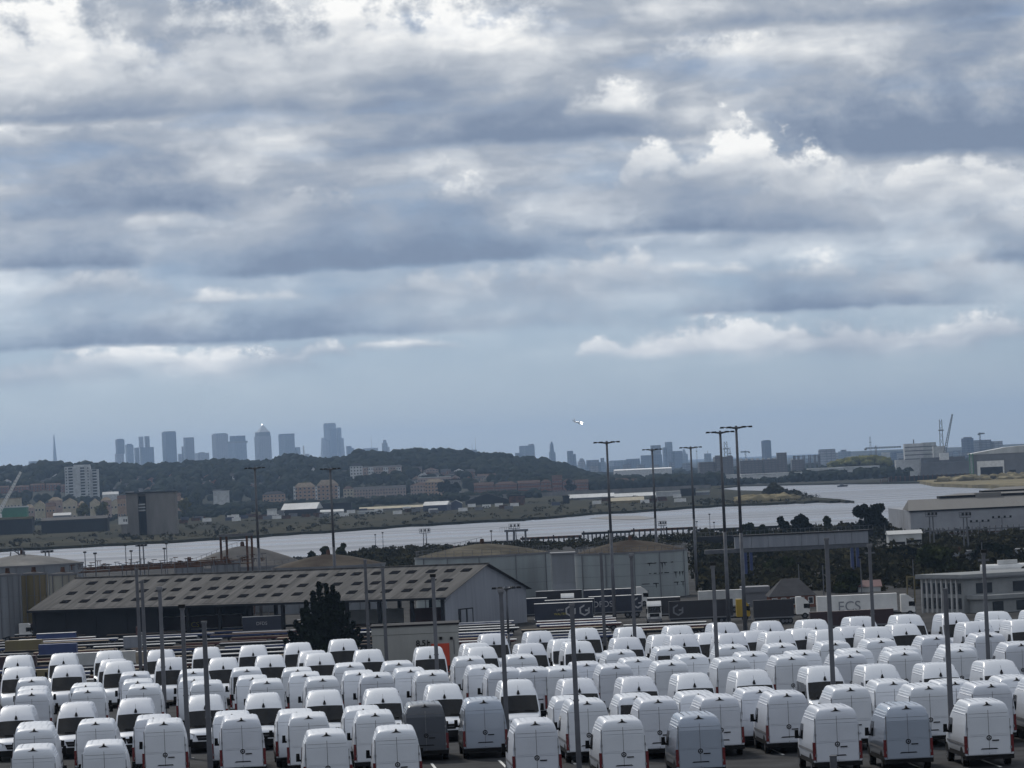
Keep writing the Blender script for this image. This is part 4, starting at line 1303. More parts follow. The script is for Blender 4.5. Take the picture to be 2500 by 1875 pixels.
deck_tan = mat('deck_tan', (0.33, 0.28, 0.22), 0.8, 0.3, 0.6, stretch=(1, 4, 1))
deck_white = mat('deck_white', (0.58, 0.58, 0.58), 0.7, 0.25, 0.6, stretch=(1, 4, 1))
deck_brown = mat('deck_brown', (0.11, 0.085, 0.07), 0.85, 0.3, 0.6, stretch=(1, 4, 1))
booth_m = mat('booth_panel', (0.30, 0.305, 0.295), 0.75, 0.12, 0.6, stretch=(1, 1, 0.3))
letter_w = mat('white_lettering', (0.34, 0.34, 0.36), 0.5, 0.1, 1)
letter_k = mat('black_lettering', (0.01, 0.01, 0.012), 0.6, 0.1, 1)
letter_y = mat('yellow_lettering', (0.35, 0.30, 0.03), 0.5, 0.1, 1)
letter_g = mat('grey_lettering', (0.22, 0.23, 0.25), 0.5, 0.1, 1)


def lettering(txt, size, m, parent, loc, name='lettering', bold=0.0):
    cu = bpy.data.curves.new(name, 'FONT')
    cu.body = txt
    cu.size = size
    cu.extrude = 0.012
    cu.offset = bold
    cu.align_x = 'CENTER'
    cu.materials.append(m)
    o = bpy.data.objects.new(name, cu)
    me = bpy.data.meshes.new_from_object(o)
    bpy.data.objects.remove(o)
    o = link(name, me, parent, loc)
    o.rotation_euler = (math.pi / 2, 0, 0)
    return o


def ring_mesh(r0, r1, z0, z1, n=48, m=None, name='shell'):
    mb = MB()
    vs = []
    for r_, z in ((r0, z0), (r1, z1)):
        for k in range(n):
            a = 2 * math.pi * k / n
            vs.append((r_ * math.cos(a), r_ * math.sin(a), z))
    mb.add(vs, [(k, (k + 1) % n, n + (k + 1) % n, n + k) for k in range(n)])
    return mb.mesh(name, m, smooth=True)


def tank(label, xc, wpx, yrim, yapex, d, shell, roof, courses=4, rail=True, zb=ZY, patches=False):
    c = Pd(xc, yrim, d)
    r = wpx / 2 * d / FPX
    t = thing('storage_tank', label, 'storage tank', (c.x, d + r, zb))
    h = c.z - zb
    for k in range(courses):
        z0, z1 = h * k / courses, h * (k + 1) / courses - 0.05
        link('shell_course', ring_mesh(r - 0.015 * k, r - 0.015 * k, z0, z1, 56, shell), t)
    link('inner_shell', ring_mesh(r - 0.12, r - 0.12, 0, h, 56, sheet_grey), t)
    ha = Pd(xc, yapex, d + r).z - zb
    n = 40
    mb = MB()
    rings = [(r - 0.02, h), (r * 0.72, h + (ha - h) * 0.38), (r * 0.4, h + (ha - h) * 0.74), (r * 0.12, h + (ha - h) * 0.96)]
    vs = []
    for rr, z in rings:
        for k in range(n):
            a = 2 * math.pi * k / n
            vs.append((rr * math.cos(a), rr * math.sin(a), z))
    vs.append((0, 0, ha))
    fs = []
    for q in range(3):
        fs += [(q * n + k, q * n + (k + 1) % n, (q + 1) * n + (k + 1) % n, (q + 1) * n + k) for k in range(n)]
    fs += [(3 * n + k, 3 * n + (k + 1) % n, 4 * n) for k in range(n)]
    mb.add(vs, fs)
    link('cone_roof', mb.mesh('cone_roof', roof, smooth=True), t)
    link('rim', ring_mesh(r + 0.10, r + 0.10, h - 0.25, h + 0.12, 56, sheet_grey), t)
    MB().tube((0, 0, ha - 0.3), (0, 0, ha + 0.9), 0.5, 0.35, 8).build('vent', rust_m, t)
    if rail:
        mb = MB()
        m_ = 44
        for k in range(m_):
            a = 2 * math.pi * k / m_
            b = 2 * math.pi * (k + 1) / m_
            x, y = (r - 0.3) * math.cos(a), (r - 0.3) * math.sin(a)
            x2, y2 = (r - 0.3) * math.cos(b), (r - 0.3) * math.sin(b)
            mb.tube((x, y, h), (x, y, h + 1.25), 0.05, n=4)
            for z in (0.6, 1.2):
                mb.tube((x, y, h + z), (x2, y2, h + z), 0.03, n=4)
        mb.build('railing', mast_m, t)
        mb = MB()
        for k in range(13):
            t_ = k / 12
            p = Vector((r * (-0.95 + 0.95 * t_), -r * 0.18 * (1 - t_), h + (ha - h) * t_))
            mb.tube(p, p + Vector((0, 0, 1.2)), 0.05, n=4)
            if k: mb.tube(pv_ + Vector((0, 0, 1.2)), p + Vector((0, 0, 1.2)), 0.04, n=4)
            pv_ = p
        mb.build('roof_stair', mast_m, t)
    if patches:               # dark weathered seams with drips
        for z in (0.30, 0.52, 0.74):
            for q in range(7):
                a0 = -math.pi / 2 + 0.05 + rng.uniform(0, 1.0)
                a1 = a0 + rng.uniform(0.03, 0.16)
                vs = []
                for aa in (a0, (a0 + a1) / 2, a1):
                    for zz in (h * z, h * z + rng.uniform(0.10, 0.22)):
                        vs.append(((r + 0.03) * math.cos(aa), (r + 0.03) * math.sin(aa), zz))
                MB().add(vs, [(0, 2, 3, 1), (2, 4, 5, 3)]).build('seam_stain', rust_dark, t)
                if q % 2:
                    am = (a0 + a1) / 2
                    c_0, c_1 = (r + 0.025) * math.cos(am), (r + 0.025) * math.sin(am)
                    MB().add([(c_0 - 0.12, c_1, h * z), (c_0 + 0.12, c_1, h * z), (c_0 + 0.03, c_1, h * z - rng.uniform(0.5, 1.4))], [(0, 1, 2)]).build('drip_stain', rust_dark, t)
    for k in range(5):            # ladder and down pipes
        aa = -math.pi / 2 + (-1.1 + 0.55 * k) + rng.uniform(-0.1, 0.1)
        MB().tube(((r + 0.12) * math.cos(aa), (r + 0.12) * math.sin(aa), 0), ((r + 0.12) * math.cos(aa), (r + 0.12) * math.sin(aa), h), 0.09, n=6).build('down_pipe', sheet_grey, t)
    return t, r, h


rust_dark = mat('dark_rust_stain', (0.03, 0.028, 0.03), 0.9, 0.4, 1.5)
tank('wide white riveted tank with a rusty cone roof and rows of stains', 1543, 280, 1349, 1318, 985, tank_pale, roof_rusty, patches=True)
tank('pale green streaked tank with a dun cone roof behind the long shed', 1177, 338, 1358, 1327, 930, tank_pale, roof_dun)
tank('low tank with a brown weathered cone roof behind the shed roof', 797, 280, 1384, 1353, 985, tank_grey, roof_rusty, rail=False)
tank('broad tank with a dark grey cone roof under a pipe gantry', 585, 320, 1386, 1333, 1010, tank_grey, roof_grey)
tank('pale tank with a whitish cone roof beside the yellow one', 40, 300, 1383, 1354, 1030, tank_grey, roof_pale, rail=False)
tank('squat blue-grey tank beside the shed end', 15, 66, 1404, 1399, 900, tank_grey, roof_grey, 3, False)
tank('squat tank with yellow upper plates and cream base', 79, 68, 1401, 1396, 905, tank_yellow, roof_grey, 3, False)
tank('pale ribbed tank partly behind the shed roof', 150, 74, 1402, 1396, 925, tank_cream, roof_grey, 3, False)
tank('small pair-like grey drum tank under the rusty pipes', 460, 70, 1375, 1371, 1000, tank_grey, roof_grey, 3, False)
tank('second grey drum tank beside the broad dark cone roof', 548, 72, 1374, 1370, 980, tank_grey, roof_grey, 3, False)
bx = thing('pump_house', 'square grey pump house between the pale green and white tanks', 'pump house', (Pd(1374, 1352, 925).x, 925, ZY))
hh = Pd(1374, 1353, 925).z - ZY
MB().box(-2.2, 2.2, 0, 8, 0, hh * 0.5 - 0.02).build('lower_wall', tank_grey, bx)
MB().box(-2.15, 2.15, 0.05, 8, hh * 0.5, hh).build('upper_wall', tank_grey, bx)
MB().box(-2.4, 2.4, -0.2, 8.2, hh, hh + 0.3).build('roof', sheet_grey, bx)

# pipe gantry over the dark cone roof
gp = Pd(540, 1350, 1000)
ga = thing('pipe_gantry', 'dark steel portal gantry standing over the dark cone roofed tank', 'gantry', (gp.x, 1000, ZY))
zt = Pd(577, 1309, 1000).z - ZY
xw = Pd(614, 1309, 1000).x - gp.x
for xx in (0, 1.2, xw - 1.0, xw):
    MB().box(xx - 0.22, xx + 0.22, -0.25, 0.25, 0, zt).build('leg', rust_m, ga)
MB().box(-0.4, xw + 0.4, -0.4, 0.4, zt, zt + 0.5).build('beam', mast_m, ga)
MB().box(0.4, xw - 0.4, -0.2, 0.2, zt - 1.0, zt - 0.8).build('pipe', mast_m, ga)

# rusty pipe racks between the tanks
pr = thing('pipe_rack', 'tangle of rusty pipes, valves and rails above the shed roof', 'pipe rack', (Pd(380, 1380, 960).x, 960, ZY))
x0, x1 = Pd(170, 1385, 960).x - pr.location.x, Pd(650, 1372, 960).x - pr.location.x
zp = Pd(380, 1384, 960).z - ZY
for k in range(6):
    MB().tube((x0 + rng.uniform(0, 8), k * 1.1, zp - 0.5 + 0.16 * k), (x1 - rng.uniform(0, 14), k * 1.1 + 0.5, zp - 0.3 + 0.22 * k), 0.10, n=7).build('pipe', rust_m, pr)
for k in range(16):
    x = x0 + (x1 - x0) * k / 15
    MB().box(x - 0.08, x + 0.08, 0, 0.2, 0, zp + 0.5 + rng.uniform(0, 0.8)).build('support', mast_m, pr)
for k in range(90):
    x = rng.uniform(x0, x1)
    mb = MB()
    hgt = rng.uniform(0.4, 1.7)
    y = rng.uniform(0, 5)
    mb.tube((x, y, zp + 0.1), (x, y, zp + hgt), 0.06, n=5)
    mb.tube((x - 0.35, y, zp + hgt), (x + 0.35 * rng.uniform(0.5, 2.5), y, zp + hgt), 0.07, n=5)
    mb.build('valve', rng.choice([rust_m, rust_m, mast_m]), pr)
pc = thing('pipe_stub_cluster', 'low heap of rusty pipework on the pale cone roofed tank', 'pipework', Pd(35, 1352, 1030))
for k in range(6):
    MB().tube((rng.uniform(-2.5, 2.5), 12, -2.0), (rng.uniform(-2.5, 2.5), 12, rng.uniform(0.2, 1.4)), 0.14, n=5).build('pipe', mast_m, pc)

# jetty along the near shore
jt = thing('jetty', 'long dark timber jetty along the near river edge', 'jetty', (Pd(1400, 1310, 1745).x, 1745, ZW))
jx = [(880, 1349), (1010, 1340), (1140, 1328), (1270, 1315), (1420, 1304), (1540, 1291), (1700, 1288), (1900, 1287), (2080, 1285)]
for k in range(len(jx) - 1):
    a, b = Pd(jx[k][0], jx[k][1], 1745), Pd(jx[k + 1][0], jx[k + 1][1], 1745)
    zt = (a.z + b.z) / 2 - ZW
    MB().box(a.x - jt.location.x, b.x - jt.location.x, -3, 3, zt - 0.8, zt).build('deck_length', rust_m if k % 2 else sheet_dark, jt)
    mb = MB()
    for q in range(12):
        xx = a.x + (b.x - a.x) * (q + 0.5) / 12 - jt.location.x
        MB().box(xx - 0.25, xx + 0.25, -3.2, -2.7, -2, zt + (0.5 if q % 6 == 0 else 0.0)).build('pile', sheet_dark, jt)


def light_basket(label, x, ytop, d, ydeck, w=4.0, zb=ZY):
    p = Pd(x, ydeck, d)
    t = thing('floodlight_tower', label, 'floodlight tower', (p.x, d, zb))
    h = p.z - zb
    ht_ = Pd(x, ytop, d).z - p.z
    for s in (-0.6, 0.6):
        MB().tube((s, 0, 0), (s * 0.7, 0, h), 0.20, 0.15, 6).build('leg', mast_m, t)
    MB().box(-w / 2, w / 2, -1.2, 1.2, h, h + 0.2).build('platform', mast_m, t)
    mb = MB()
    for k in range(6):
        xx = -w / 2 + w * k / 5
        for yy in (-1.2, 1.2):
            mb.tube((xx, yy, h), (xx * 1.08, yy, h + ht_), 0.08, n=4)
    for z in (0.5, 1.0):
        for yy in (-1.2, 1.2):
            mb.tube((-w / 2 * 1.05, yy, h + ht_ * z), (w / 2 * 1.05, yy, h + ht_ * z), 0.08, n=4)
    mb.build('cage', mast_m, t)
    for k in range(3):
        MB().box(-w / 2 + 0.4 + k * w * 0.36, -w / 2 + 0.9 + k * w * 0.36, -1.5, -1.2, h + ht_ * 0.4, h + ht_ * 0.9).build('lamp', black_plastic, t)
    return t


light_basket('caged floodlight tower standing alone on the jetty', 1037, 1291, 1720, 1302, 3.6)
light_basket('caged floodlight on a two-legged jetty gantry', 1256, 1279, 1720, 1291, 3.6)
light_basket('small caged floodlight behind the tall lamp masts', 1617, 1272, 1720, 1284, 2.6)
light_basket('caged floodlight tower at the corner of the big pale warehouse', 2273, 1250, 1250, 1262, 2.6)
light_basket('caged floodlight tower half along the big pale warehouse', 2356, 1250, 1250, 1264, 2.6)
light_basket('floodlight tower with wide arms behind the shed beside the pale tank', 115, 1344, 1150, 1349, 2.6)
light_basket('floodlight tower with wide arms above the rusty pipes', 345, 1329, 1150, 1334, 2.4)
jg = thing('jetty_hut', 'two-legged dark control hut on the jetty', 'jetty hut', (Pd(1262, 1300, 1735).x, 1735, ZY))
z1 = Pd(1262, 1298, 1735).z - ZY
for s in (-3.5, -1, 3):
    MB().box(s - 0.35, s + 0.35, -0.4, 0.4, -3, z1).build('leg', mast_m, jg)
MB().box(-4.4, 4.0, -1.2, 1.2, z1, z1 + 0.8).build('platform', mast_m, jg)
mb = MB()
for k in range(6):
    mb.tube((-6 + k * 0.8, 0, z1), (-6 + k * 0.8, 0, z1 + 1.7), 0.07, n=4)
mb.tube((-6, 0, z1 + 1.7), (-2, 0, z1 + 1.7), 0.07, n=4)
mb.build('railing', mast_m, jg)


def pole_thing(label, x, ytop, d, r=0.16, zb=ZY, cat='pole', head=None, group=None):
    p = Pd(x, ytop, d)
    t = thing('slim_pole', label, cat, (p.x, d, zb), 0, group)
    h = p.z - zb
    MB().tube((0, 0, 0), (0, 0, h), r, r * 0.7, 7).build('shaft', mast_m, t)
    MB().box(-0.35, 0.35, -0.2, 0.2, h - 0.1, h + 0.25).build('lamp', black_plastic, t)
    return t


SP = 'slim poles standing over the tank farm and shore'
for (x, y, d, lab) in [(207, 1349, 1100, 'slim pole beside the pale cone roof'), (232, 1352, 1000, 'short slim pole with a lamp over the rusty pipes'), (306, 1332, 1200, 'slim pole against the bright river above the pipes'), (320, 1346, 1100, 'short pole with round lamp above the pipes'), (401, 1340, 1100, 'short lamp pole at the end of the rusty pipes'), (406, 1328, 1250, 'thin pole seen against the river by the gantry'),
                       (934, 1301, 1700, 'thin dark post at the jetty start'), (916, 1306, 1750, 'thin pale post beyond the jetty start'), (1199, 1297, 1300, 'brownish pole rising behind the shed gable'), (1701, 1274, 1690, 'thin post on the shore between lamp masts'), (1732, 1256, 1690, 'taller thin post on the shore between lamp masts'), (1743, 1276, 1690, 'stubby shore post beside the taller one'), (2206, 1259, 1600, 'stubby post beside the big dark tree'), (2160, 1280, 1500, 'thin white pole by the low white sheds')]:
    pole_thing(lab, x, y, d, 0.14, group=SP)

# near shore growth
sc_ = []
for k in range(1500):
    d = rng.uniform(960, 1700)
    x = rng.uniform(1690, 2560) if k < 1050 else rng.uniform(860, 1900)
    if k >= 1050: d = rng.uniform(1560, 1690)
    p = Pd(x, 1300, d)
    if x < 1705 and d < 1150: continue
    if 2215 < x and 1480 < d < 1700: continue
    h = rng.uniform(1.0, 3.4) if k < 1050 else rng.uniform(0.8, 2.4)
    sc_.append((p.x, p.y, ZY + h * 0.42, h * rng.uniform(0.7, 1.2), h * 0.6))
for k in range(160):      # behind the shed, between the tanks
    p = Pd(rng.uniform(690, 1010), 1360, rng.uniform(1120, 1500))
    h = rng.uniform(1.5, 4.0)
    sc_.append((p.x, p.y, ZY + h * 0.42, h * rng.uniform(0.7, 1.2), h * 0.6))
spray_mass('shore_scrub', sc_, 60, 0.30, scrub_m, label='dense dark scrub filling the waste ground before the river', cat='scrub')
for (x, yt, d, sp, m, lab) in [(2120, 1226, 1560, 6.6, leaf_dark, 'big dark rounded tree at the river edge beside the warehouse'), (1912, 1260, 1560, 2.6, leaf_dark, 'small dark pointed tree on the shore behind the footbridge'), (1952, 1256, 1560, 3.6, leaf_dark, 'dark bushy shore tree next to the pointed one'), (2018, 1257, 1560, 1.6, leaf_mid, 'thin wispy shrub against the river'), (1828, 1266, 1560, 2.6, leaf_mid, 'bare looking round bush beside the lamp mast'), (1858, 1280, 1560, 2.4, leaf_mid, 'low round bush on the shore path'),
                               (835, 1323, 1450, 2.2, leaf_mid, 'spiky wind-bent bush against the river behind the brown cone'), (790, 1333, 1450, 1.8, leaf_mid, 'thin leaning bush next to the spiky one'), (758, 1336, 1450, 1.8, leaf_mid, 'low bush beside the dark cone roof'),
                               (2285, 1340, 1050, 5.5, leaf_mid, 'green bush in the waste ground by the office'), (2075, 1405, 960, 3.2, leaf_mid, 'bushy green tree behind the white lettered trailer'), (1905, 1370, 1100, 4.5, leaf_mid, 'loose green bush under the footbridge'), (2420, 1335, 1150, 6, leaf_dark, 'dark spreading bush near the pale warehouse'), (2200, 1345, 1200, 5, leaf_dark, 'dark bush beside the low white sheds')]:
    p = Pd(x, yt, d)
    broad_tree('tree' if sp > 3 else 'bush', lab, (p.x, d, ZY), p.z - ZY, sp, m, 'tree' if sp > 3 else 'bush', clumps=22 if sp > 3 else 10, cards=110, size=0.42 if d < 1200 else 0.55, trunk=0.22)

# covered conveyor bridge on blue legs
fbz = Pd(1960, 1332, 1060).z
fbr = thing('conveyor_bridge', 'long grey covered bridge carried on dark blue legs above the scrub', 'conveyor bridge', (Pd(1960, 1320, 1060).x, 1060, ZY))
xl, xr = Pd(1793, 1322, 1060).x - fbr.location.x, Pd(2119, 1318, 1060).x - fbr.location.x
zt = Pd(1960, 1303, 1060).z - ZY
zl = fbz - ZY
for k in range(8):
    MB().box(xl + (xr - xl) * k / 8 + 0.03, xl + (xr - xl) * (k + 1) / 8 - 0.03, -1.6, 1.6, zl, zt).build('side_panel', shed_grey, fbr)
MB().box(xl - 0.2, xr + 0.2, -1.8, 1.8, zt, zt + 0.25).build('roof', sheet_dark, fbr)
MB().box(xl - 6.5, xr, -1.4, 1.4, zl - 0.9, zl - 0.02).build('pipe_tray', steel_m, fbr)
for xx in (xl + 2.2, xl + 3.4, xr - 3.6, xr - 2.4):
    MB().box(xx - 0.3, xx + 0.3, -1.2, 1.2, 0, zl - 0.9).build('leg', blue_paint, fbr)
wf = thing('shore_walkway', 'dark railed walkway running behind the grey bridge', 'walkway', (Pd(1960, 1305, 1480).x, 1480, ZY))
a, b = Pd(1700, 1306, 1480), Pd(2130, 1288, 1480)
MB().box(a.x - wf.location.x, b.x - wf.location.x, -2, 2, a.z - ZY - 2.6, a.z - ZY - 0.6).build('deck', sheet_dark, wf)
mb = MB()
for k in range(40):
    xx = a.x + (b.x - a.x) * k / 39 - wf.location.x
    mb.tube((xx, -2, a.z - ZY - 0.7), (xx, -2, a.z - ZY + 0.6), 0.07, n=4)
mb.tube((a.x - wf.location.x, -2, a.z - ZY + 0.6), (b.x - wf.location.x, -2, a.z - ZY + 0.6), 0.06, n=4)
mb.build('railing', mast_m, wf)
for k in range(14):
    xx = a.x + (b.x - a.x) * (k + 0.5) / 14 - wf.location.x
    MB().box(xx - 0.3, xx + 0.3, -1.5, 1.5, 0, a.z - ZY - 2.6).build('pier', mast_m, wf)

# big pale warehouse with stepped roofs on the shore
pw_d = 1530.0
a, b = Pd(2222, 1247, pw_d), Pd(2640, 1237, pw_d)
pwm = mat('streaked_roof', (0.24, 0.235, 0.225), 0.8, 0.25, 0.5, c2=(0.17, 0.165, 0.16), stretch=(1.4, 0.1, 0.1), detail=8)
pww = mat('warehouse_wall', (0.30, 0.31, 0.335), 0.8, 0.12, 0.2)
pw = thing('pale_warehouse', 'huge pale warehouse with two stepped streaked roofs at the river edge', 'warehouse', (a.x, pw_d, ZY))
W = b.x - a.x
h = a.z - ZY
MB().box(0, W, 0, 90, 0, h).build('wall', pww, pw)
z2 = Pd(2300, 1217, pw_d + 16).z - ZY
z3 = Pd(2380, 1203, pw_d + 30).z - ZY
z4 = Pd(2400, 1191, pw_d + 46).z - ZY
MB().add([(-0.6, -0.6, h), (W + 1, -0.6, h), (W + 1, 16, z2), (0.8, 16, z2), (0.8, 40, h), (W, 40, h)], [(0, 1, 2, 3), (0, 3, 4), (3, 2, 5, 4)]).build('roof_slope', pwm, pw)
MB().box(11, W + 1, 16.1, 30, h, z2 + 0.7).build('monitor_wall', sheet_dark, pw)
MB().add([(10, 15.5, z2 + 0.75), (W + 1, 15.5, z2 + 0.75), (W + 1, 30, z3), (18, 30, z3), (18, 60, h), (W, 60, h)], [(0, 1, 2, 3), (0, 3, 4), (3, 2, 5, 4)]).build('roof_slope', pwm, pw)
MB().box(26, W + 1, 30.1, 46, h, z3 + 0.5).build('monitor_wall', sheet_dark, pw)
MB().add([(25, 29.5, z3 + 0.55), (W + 1, 29.5, z3 + 0.55), (W + 1, 46, z4), (33, 46, z4), (33, 80, h), (W, 80, h)], [(0, 1, 2, 3), (0, 3, 4), (3, 2, 5, 4)]).build('roof_slope', pwm, pw)
for xx in (22, 100):
    MB().box(xx, xx + 8, 15, 22, z2 - 2.5, z2 + 1.2).build('roof_hatch', pwm, pw)
MB().box(-0.3, W, -0.35, -0.01, h - 0.5, h - 0.05).build('gutter', sheet_dark, pw)
for (xx, zz) in ((2392, 1275), (2446, 1265)):
    q = Pd(xx, zz, pw_d - 4)
    t = thing('flood_lamp_row', 'row of small black floodlights on a T post before the pale warehouse wall', 'floodlight', (q.x, pw_d - 4, ZY), 0, 'T posts with floodlights before the warehouse')
    MB().tube((0, 0, 0), (0, 0, q.z - ZY), 0.12, n=6).build('post', mast_m, t)
    MB().box(-3, 3, -0.1, 0.1, q.z - ZY, q.z - ZY + 0.15).build('bar', mast_m, t)
    for k in range(4):
        MB().box(-3 + k * 1.8, -2.4 + k * 1.8, -0.3, 0.3, q.z - ZY + 0.15, q.z - ZY + 0.75).build('lamp', black_plastic, t)
wfnc = thing('pipe_trestle', 'dark pipe trestle with rows of posts along the pale warehouse foot', 'pipe trestle', (Pd(2360, 1300, 1420).x, 1420, ZY))
a2, b2 = Pd(2230, 1299, 1420), Pd(2560, 1288, 1420)
for k in range(3):
    MB().box(a2.x - wfnc.location.x, b2.x - wfnc.location.x, k - 0.15, k + 0.15, a2.z - ZY - 0.9 * k - 0.15, a2.z - ZY - 0.9 * k + 0.2).build('pipe', [mast_m, rust_m, offwhite][k], wfnc)
for k in range(24):
    xx = a2.x + (b2.x - a2.x) * k / 23 - wfnc.location.x
    MB().box(xx - 0.12, xx + 0.12, -0.3, 2.4, 0, a2.z - ZY + 0.9).build('post', mast_m, wfnc)
for k, (x0, x1, yt, dd) in enumerate(((2169, 2212, 1304, 1300), (2212, 2250, 1302, 1320))):
    t = house('low_white_shed', ['low white shed with three dark slots below the big tree', 'low white shed with a shallow arched roof near the trestle'][k], x0, x1, yt, dd, offwhite, sheet_pale, 0.9, 'gable', None, 8, cat='shed', zb=ZY)
    for q in range(2):
        MB().box(-2.0, 2.0, -4.2, -4.02, 0.9 + q * 1.4, 1.5 + q * 1.4).build('slot', sheet_dark, t)
for k, (x0, x1, yt) in enumerate(((2300, 2392, 1346), (2408, 2520, 1342))):
    a3 = Pd((x0 + x1) / 2, yt, 1180)
    tank('flat grey floating roof tank rim sunk in the scrub' if k else 'flat tank rim with a pale edge in the scrub', (x0 + x1) / 2, x1 - x0, yt, yt - 1, 1180, tank_grey, sheet_pale, 2, False)

# the long open shed
TH = R(26)
C0 = Pd(1085, 1454, 842)
EV = C0.z - ZY
cT, sT = math.cos(TH), math.sin(TH)
tl = Pd(83, 1490.6, 842)
tL = tl.x / tl.y
SL = (C0.x - tL * C0.y) / (cT + tL * sT)
tr = Pd(1284, 1444, 842)
tR = tr.x / tr.y
SW = (tR * C0.y - C0.x) / (sT - tR * cT)
SH = thing('long_shed', 'long open fronted shed with a grey sheeted roof full of small rooflights', 'shed', (C0.x, C0.y, ZY), math.pi - TH)
# local x runs along the front to the far end, local y towards the camera, so depth is -y
mid = Vector((C0.x + SW / 2 * sT, C0.y + SW / 2 * cT, 0))
ZR = Pd(1203, 1375, mid.y).z - ZY
rs = (ZR - EV) / (SW / 2)
npan = 26
for k in range(npan):
    x0, x1 = -0.8 + (SL + 1.6) * k / npan, -0.8 + (SL + 1.6) * (k + 1) / npan - 0.03
    j = 0.015 * (k % 2)
    MB().add([(x0, 1.0, EV - rs + j), (x1, 1.0, EV - rs + j), (x1, -SW / 2, ZR + j), (x0, -SW / 2, ZR + j),
              (x0, 1.0, EV - rs - 0.12 + j), (x1, 1.0, EV - rs - 0.12 + j), (x1, -SW / 2, ZR - 0.12 + j), (x0, -SW / 2, ZR - 0.12 + j)],
             [(0, 1, 2, 3), (4, 5, 6, 7), (0, 1, 5, 4), (1, 2, 6, 5), (2, 3, 7, 6), (3, 0, 4, 7)]).build('roof_sheet', roof_sheet, SH)
MB().add([(-0.8, -SW / 2, ZR + 0.02), (SL + 0.8, -SW / 2, ZR + 0.02), (SL + 0.8, -SW - 1, EV - rs), (-0.8, -SW - 1, EV - rs)], [(0, 1, 2, 3)]).build('rear_roof', roof_sheet, SH)
MB().box(-0.85, SL + 0.85, -SW / 2 - 0.35, -SW / 2 + 0.35, ZR + 0.02, ZR + 0.16).build('ridge_cap', roof_sheet, SH)
sky_me = MB().add([(-0.85, 0.75, -0.75 * rs), (0.85, 0.75, -0.75 * rs), (0.85, -0.75, 0.75 * rs), (-0.85, -0.75, 0.75 * rs), (-0.85, 0.75, -0.75 * rs + 0.07), (0.85, 0.75, -0.75 * rs + 0.07), (0.85, -0.75, 0.75 * rs + 0.07), (-0.85, -0.75, 0.75 * rs + 0.07)],
                  [(0, 1, 2, 3), (4, 5, 6, 7), (0, 1, 5, 4), (1, 2, 6, 5), (2, 3, 7, 6), (3, 0, 4, 7)]).mesh('rooflight', mat('grimy_rooflight', (0.016, 0.016, 0.018), 0.95, 0.3, 0.8, spec=0.0))
nsk = int(SL / 3.7)
for r_, q in enumerate((0.20, 0.48, 0.80)):
    for k in range(nsk):
        x = 1.6 + (k + (0.35 if r_ == 1 else 0.0)) * (SL - 3) / nsk + (0.4 if k % 3 == 0 else 0)
        y = -SW / 2 * q
        link('rooflight', sky_me, SH, (x, y, EV - y * rs + 0.02))
MB().box(-0.8, SL + 0.8, 1.0, 1.25, EV - rs - 0.35, EV - rs + 0.05).build('gutter', sheet_dark, SH)
MB().add([(0, 0, 0), (0, -SW, 0), (0, -SW, EV), (0, -SW / 2, ZR - 0.2), (0, 0, EV), (0.3, 0, 0), (0.3, -SW, 0), (0.3, -SW, EV), (0.3, -SW / 2, ZR - 0.2), (0.3, 0, EV)],
         [(0, 1, 2, 3, 4), (5, 6, 7, 8, 9), (0, 1, 6, 5), (1, 2, 7, 6), (2, 3, 8, 7), (3, 4, 9, 8), (4, 0, 5, 9)]).build('gable_wall', shed_grey, SH)
MB().box(-0.12, -0.01, -10.5, -5.0, 0, 3.6).build('gable_doorway', sheet_dark, SH)
for yy in (-9.1, -6.6):
    MB().box(-0.2, -0.125, yy - 0.9, yy + 0.9, 0, 3.4).build('door_leaf', shed_grey, SH)
nb = 13
for k in range(nb + 1):
    x = SL * k / nb
    if k == 0: x = 0.4
    for y in (0, -SW):
        MB().box(x - 0.28, x + 0.28, y - 0.28, y + 0.28, 0, EV - 0.02).build('post', sheet_dark, SH)
    MB().add([(x - 0.12, 0, EV - 1.5), (x + 1.6, 0, EV - 0.1), (x + 1.6, 0.15, EV - 0.1), (x - 0.12, 0.15, EV - 1.5), (x - 1.6, 0, EV - 0.1), (x - 1.6, 0.15, EV - 0.1)], [(0, 1, 2, 3), (0, 4, 5, 3)]).build('knee_brace', sheet_dark, SH)
MB().box(0, SL, -0.2, 0.2, EV - 0.5, EV - 0.03).build('eaves_beam', sheet_dark, SH)
MB().box(SL * 0.69, SL, -0.15, 0.15, 0, EV - 0.5).build('front_wall', sheet_dark, SH)
MB().box(SL - 0.3, SL, -SW, 0, 0, EV - 0.3).build('end_wall', sheet_dark, SH)
MB().box(SL * 0.68, SL, -SW - 0.1, -SW + 0.1, 0, EV - 0.3).build('back_wall', sheet_dark, SH)

# ---------------------------------------------------------------- lorries and trailers of the lower yard
wheel_me = None


def wheel_mesh(r, w, rim=0.55):
    mb = MB()
    n = 16
    mb.tube((-w / 2, 0, 0), (w / 2, 0, 0), r, n=n)
    mb.tube((-w / 2 - 0.015, 0, 0), (w / 2 + 0.015, 0, 0), r * rim, n=12, mi=1)
    return mb.mesh('wheel', [tyre_m, steel_m])


lw = wheel_mesh(0.5, 0.3)


def add_wheels(t, xs_, w=1.1, r=0.5):
    for x in xs_:
        for s in (-1, 1):
            o = link('wheel', lw, t, (x, s * w, r))
            o.rotation_euler = (0, 0, math.pi / 2)


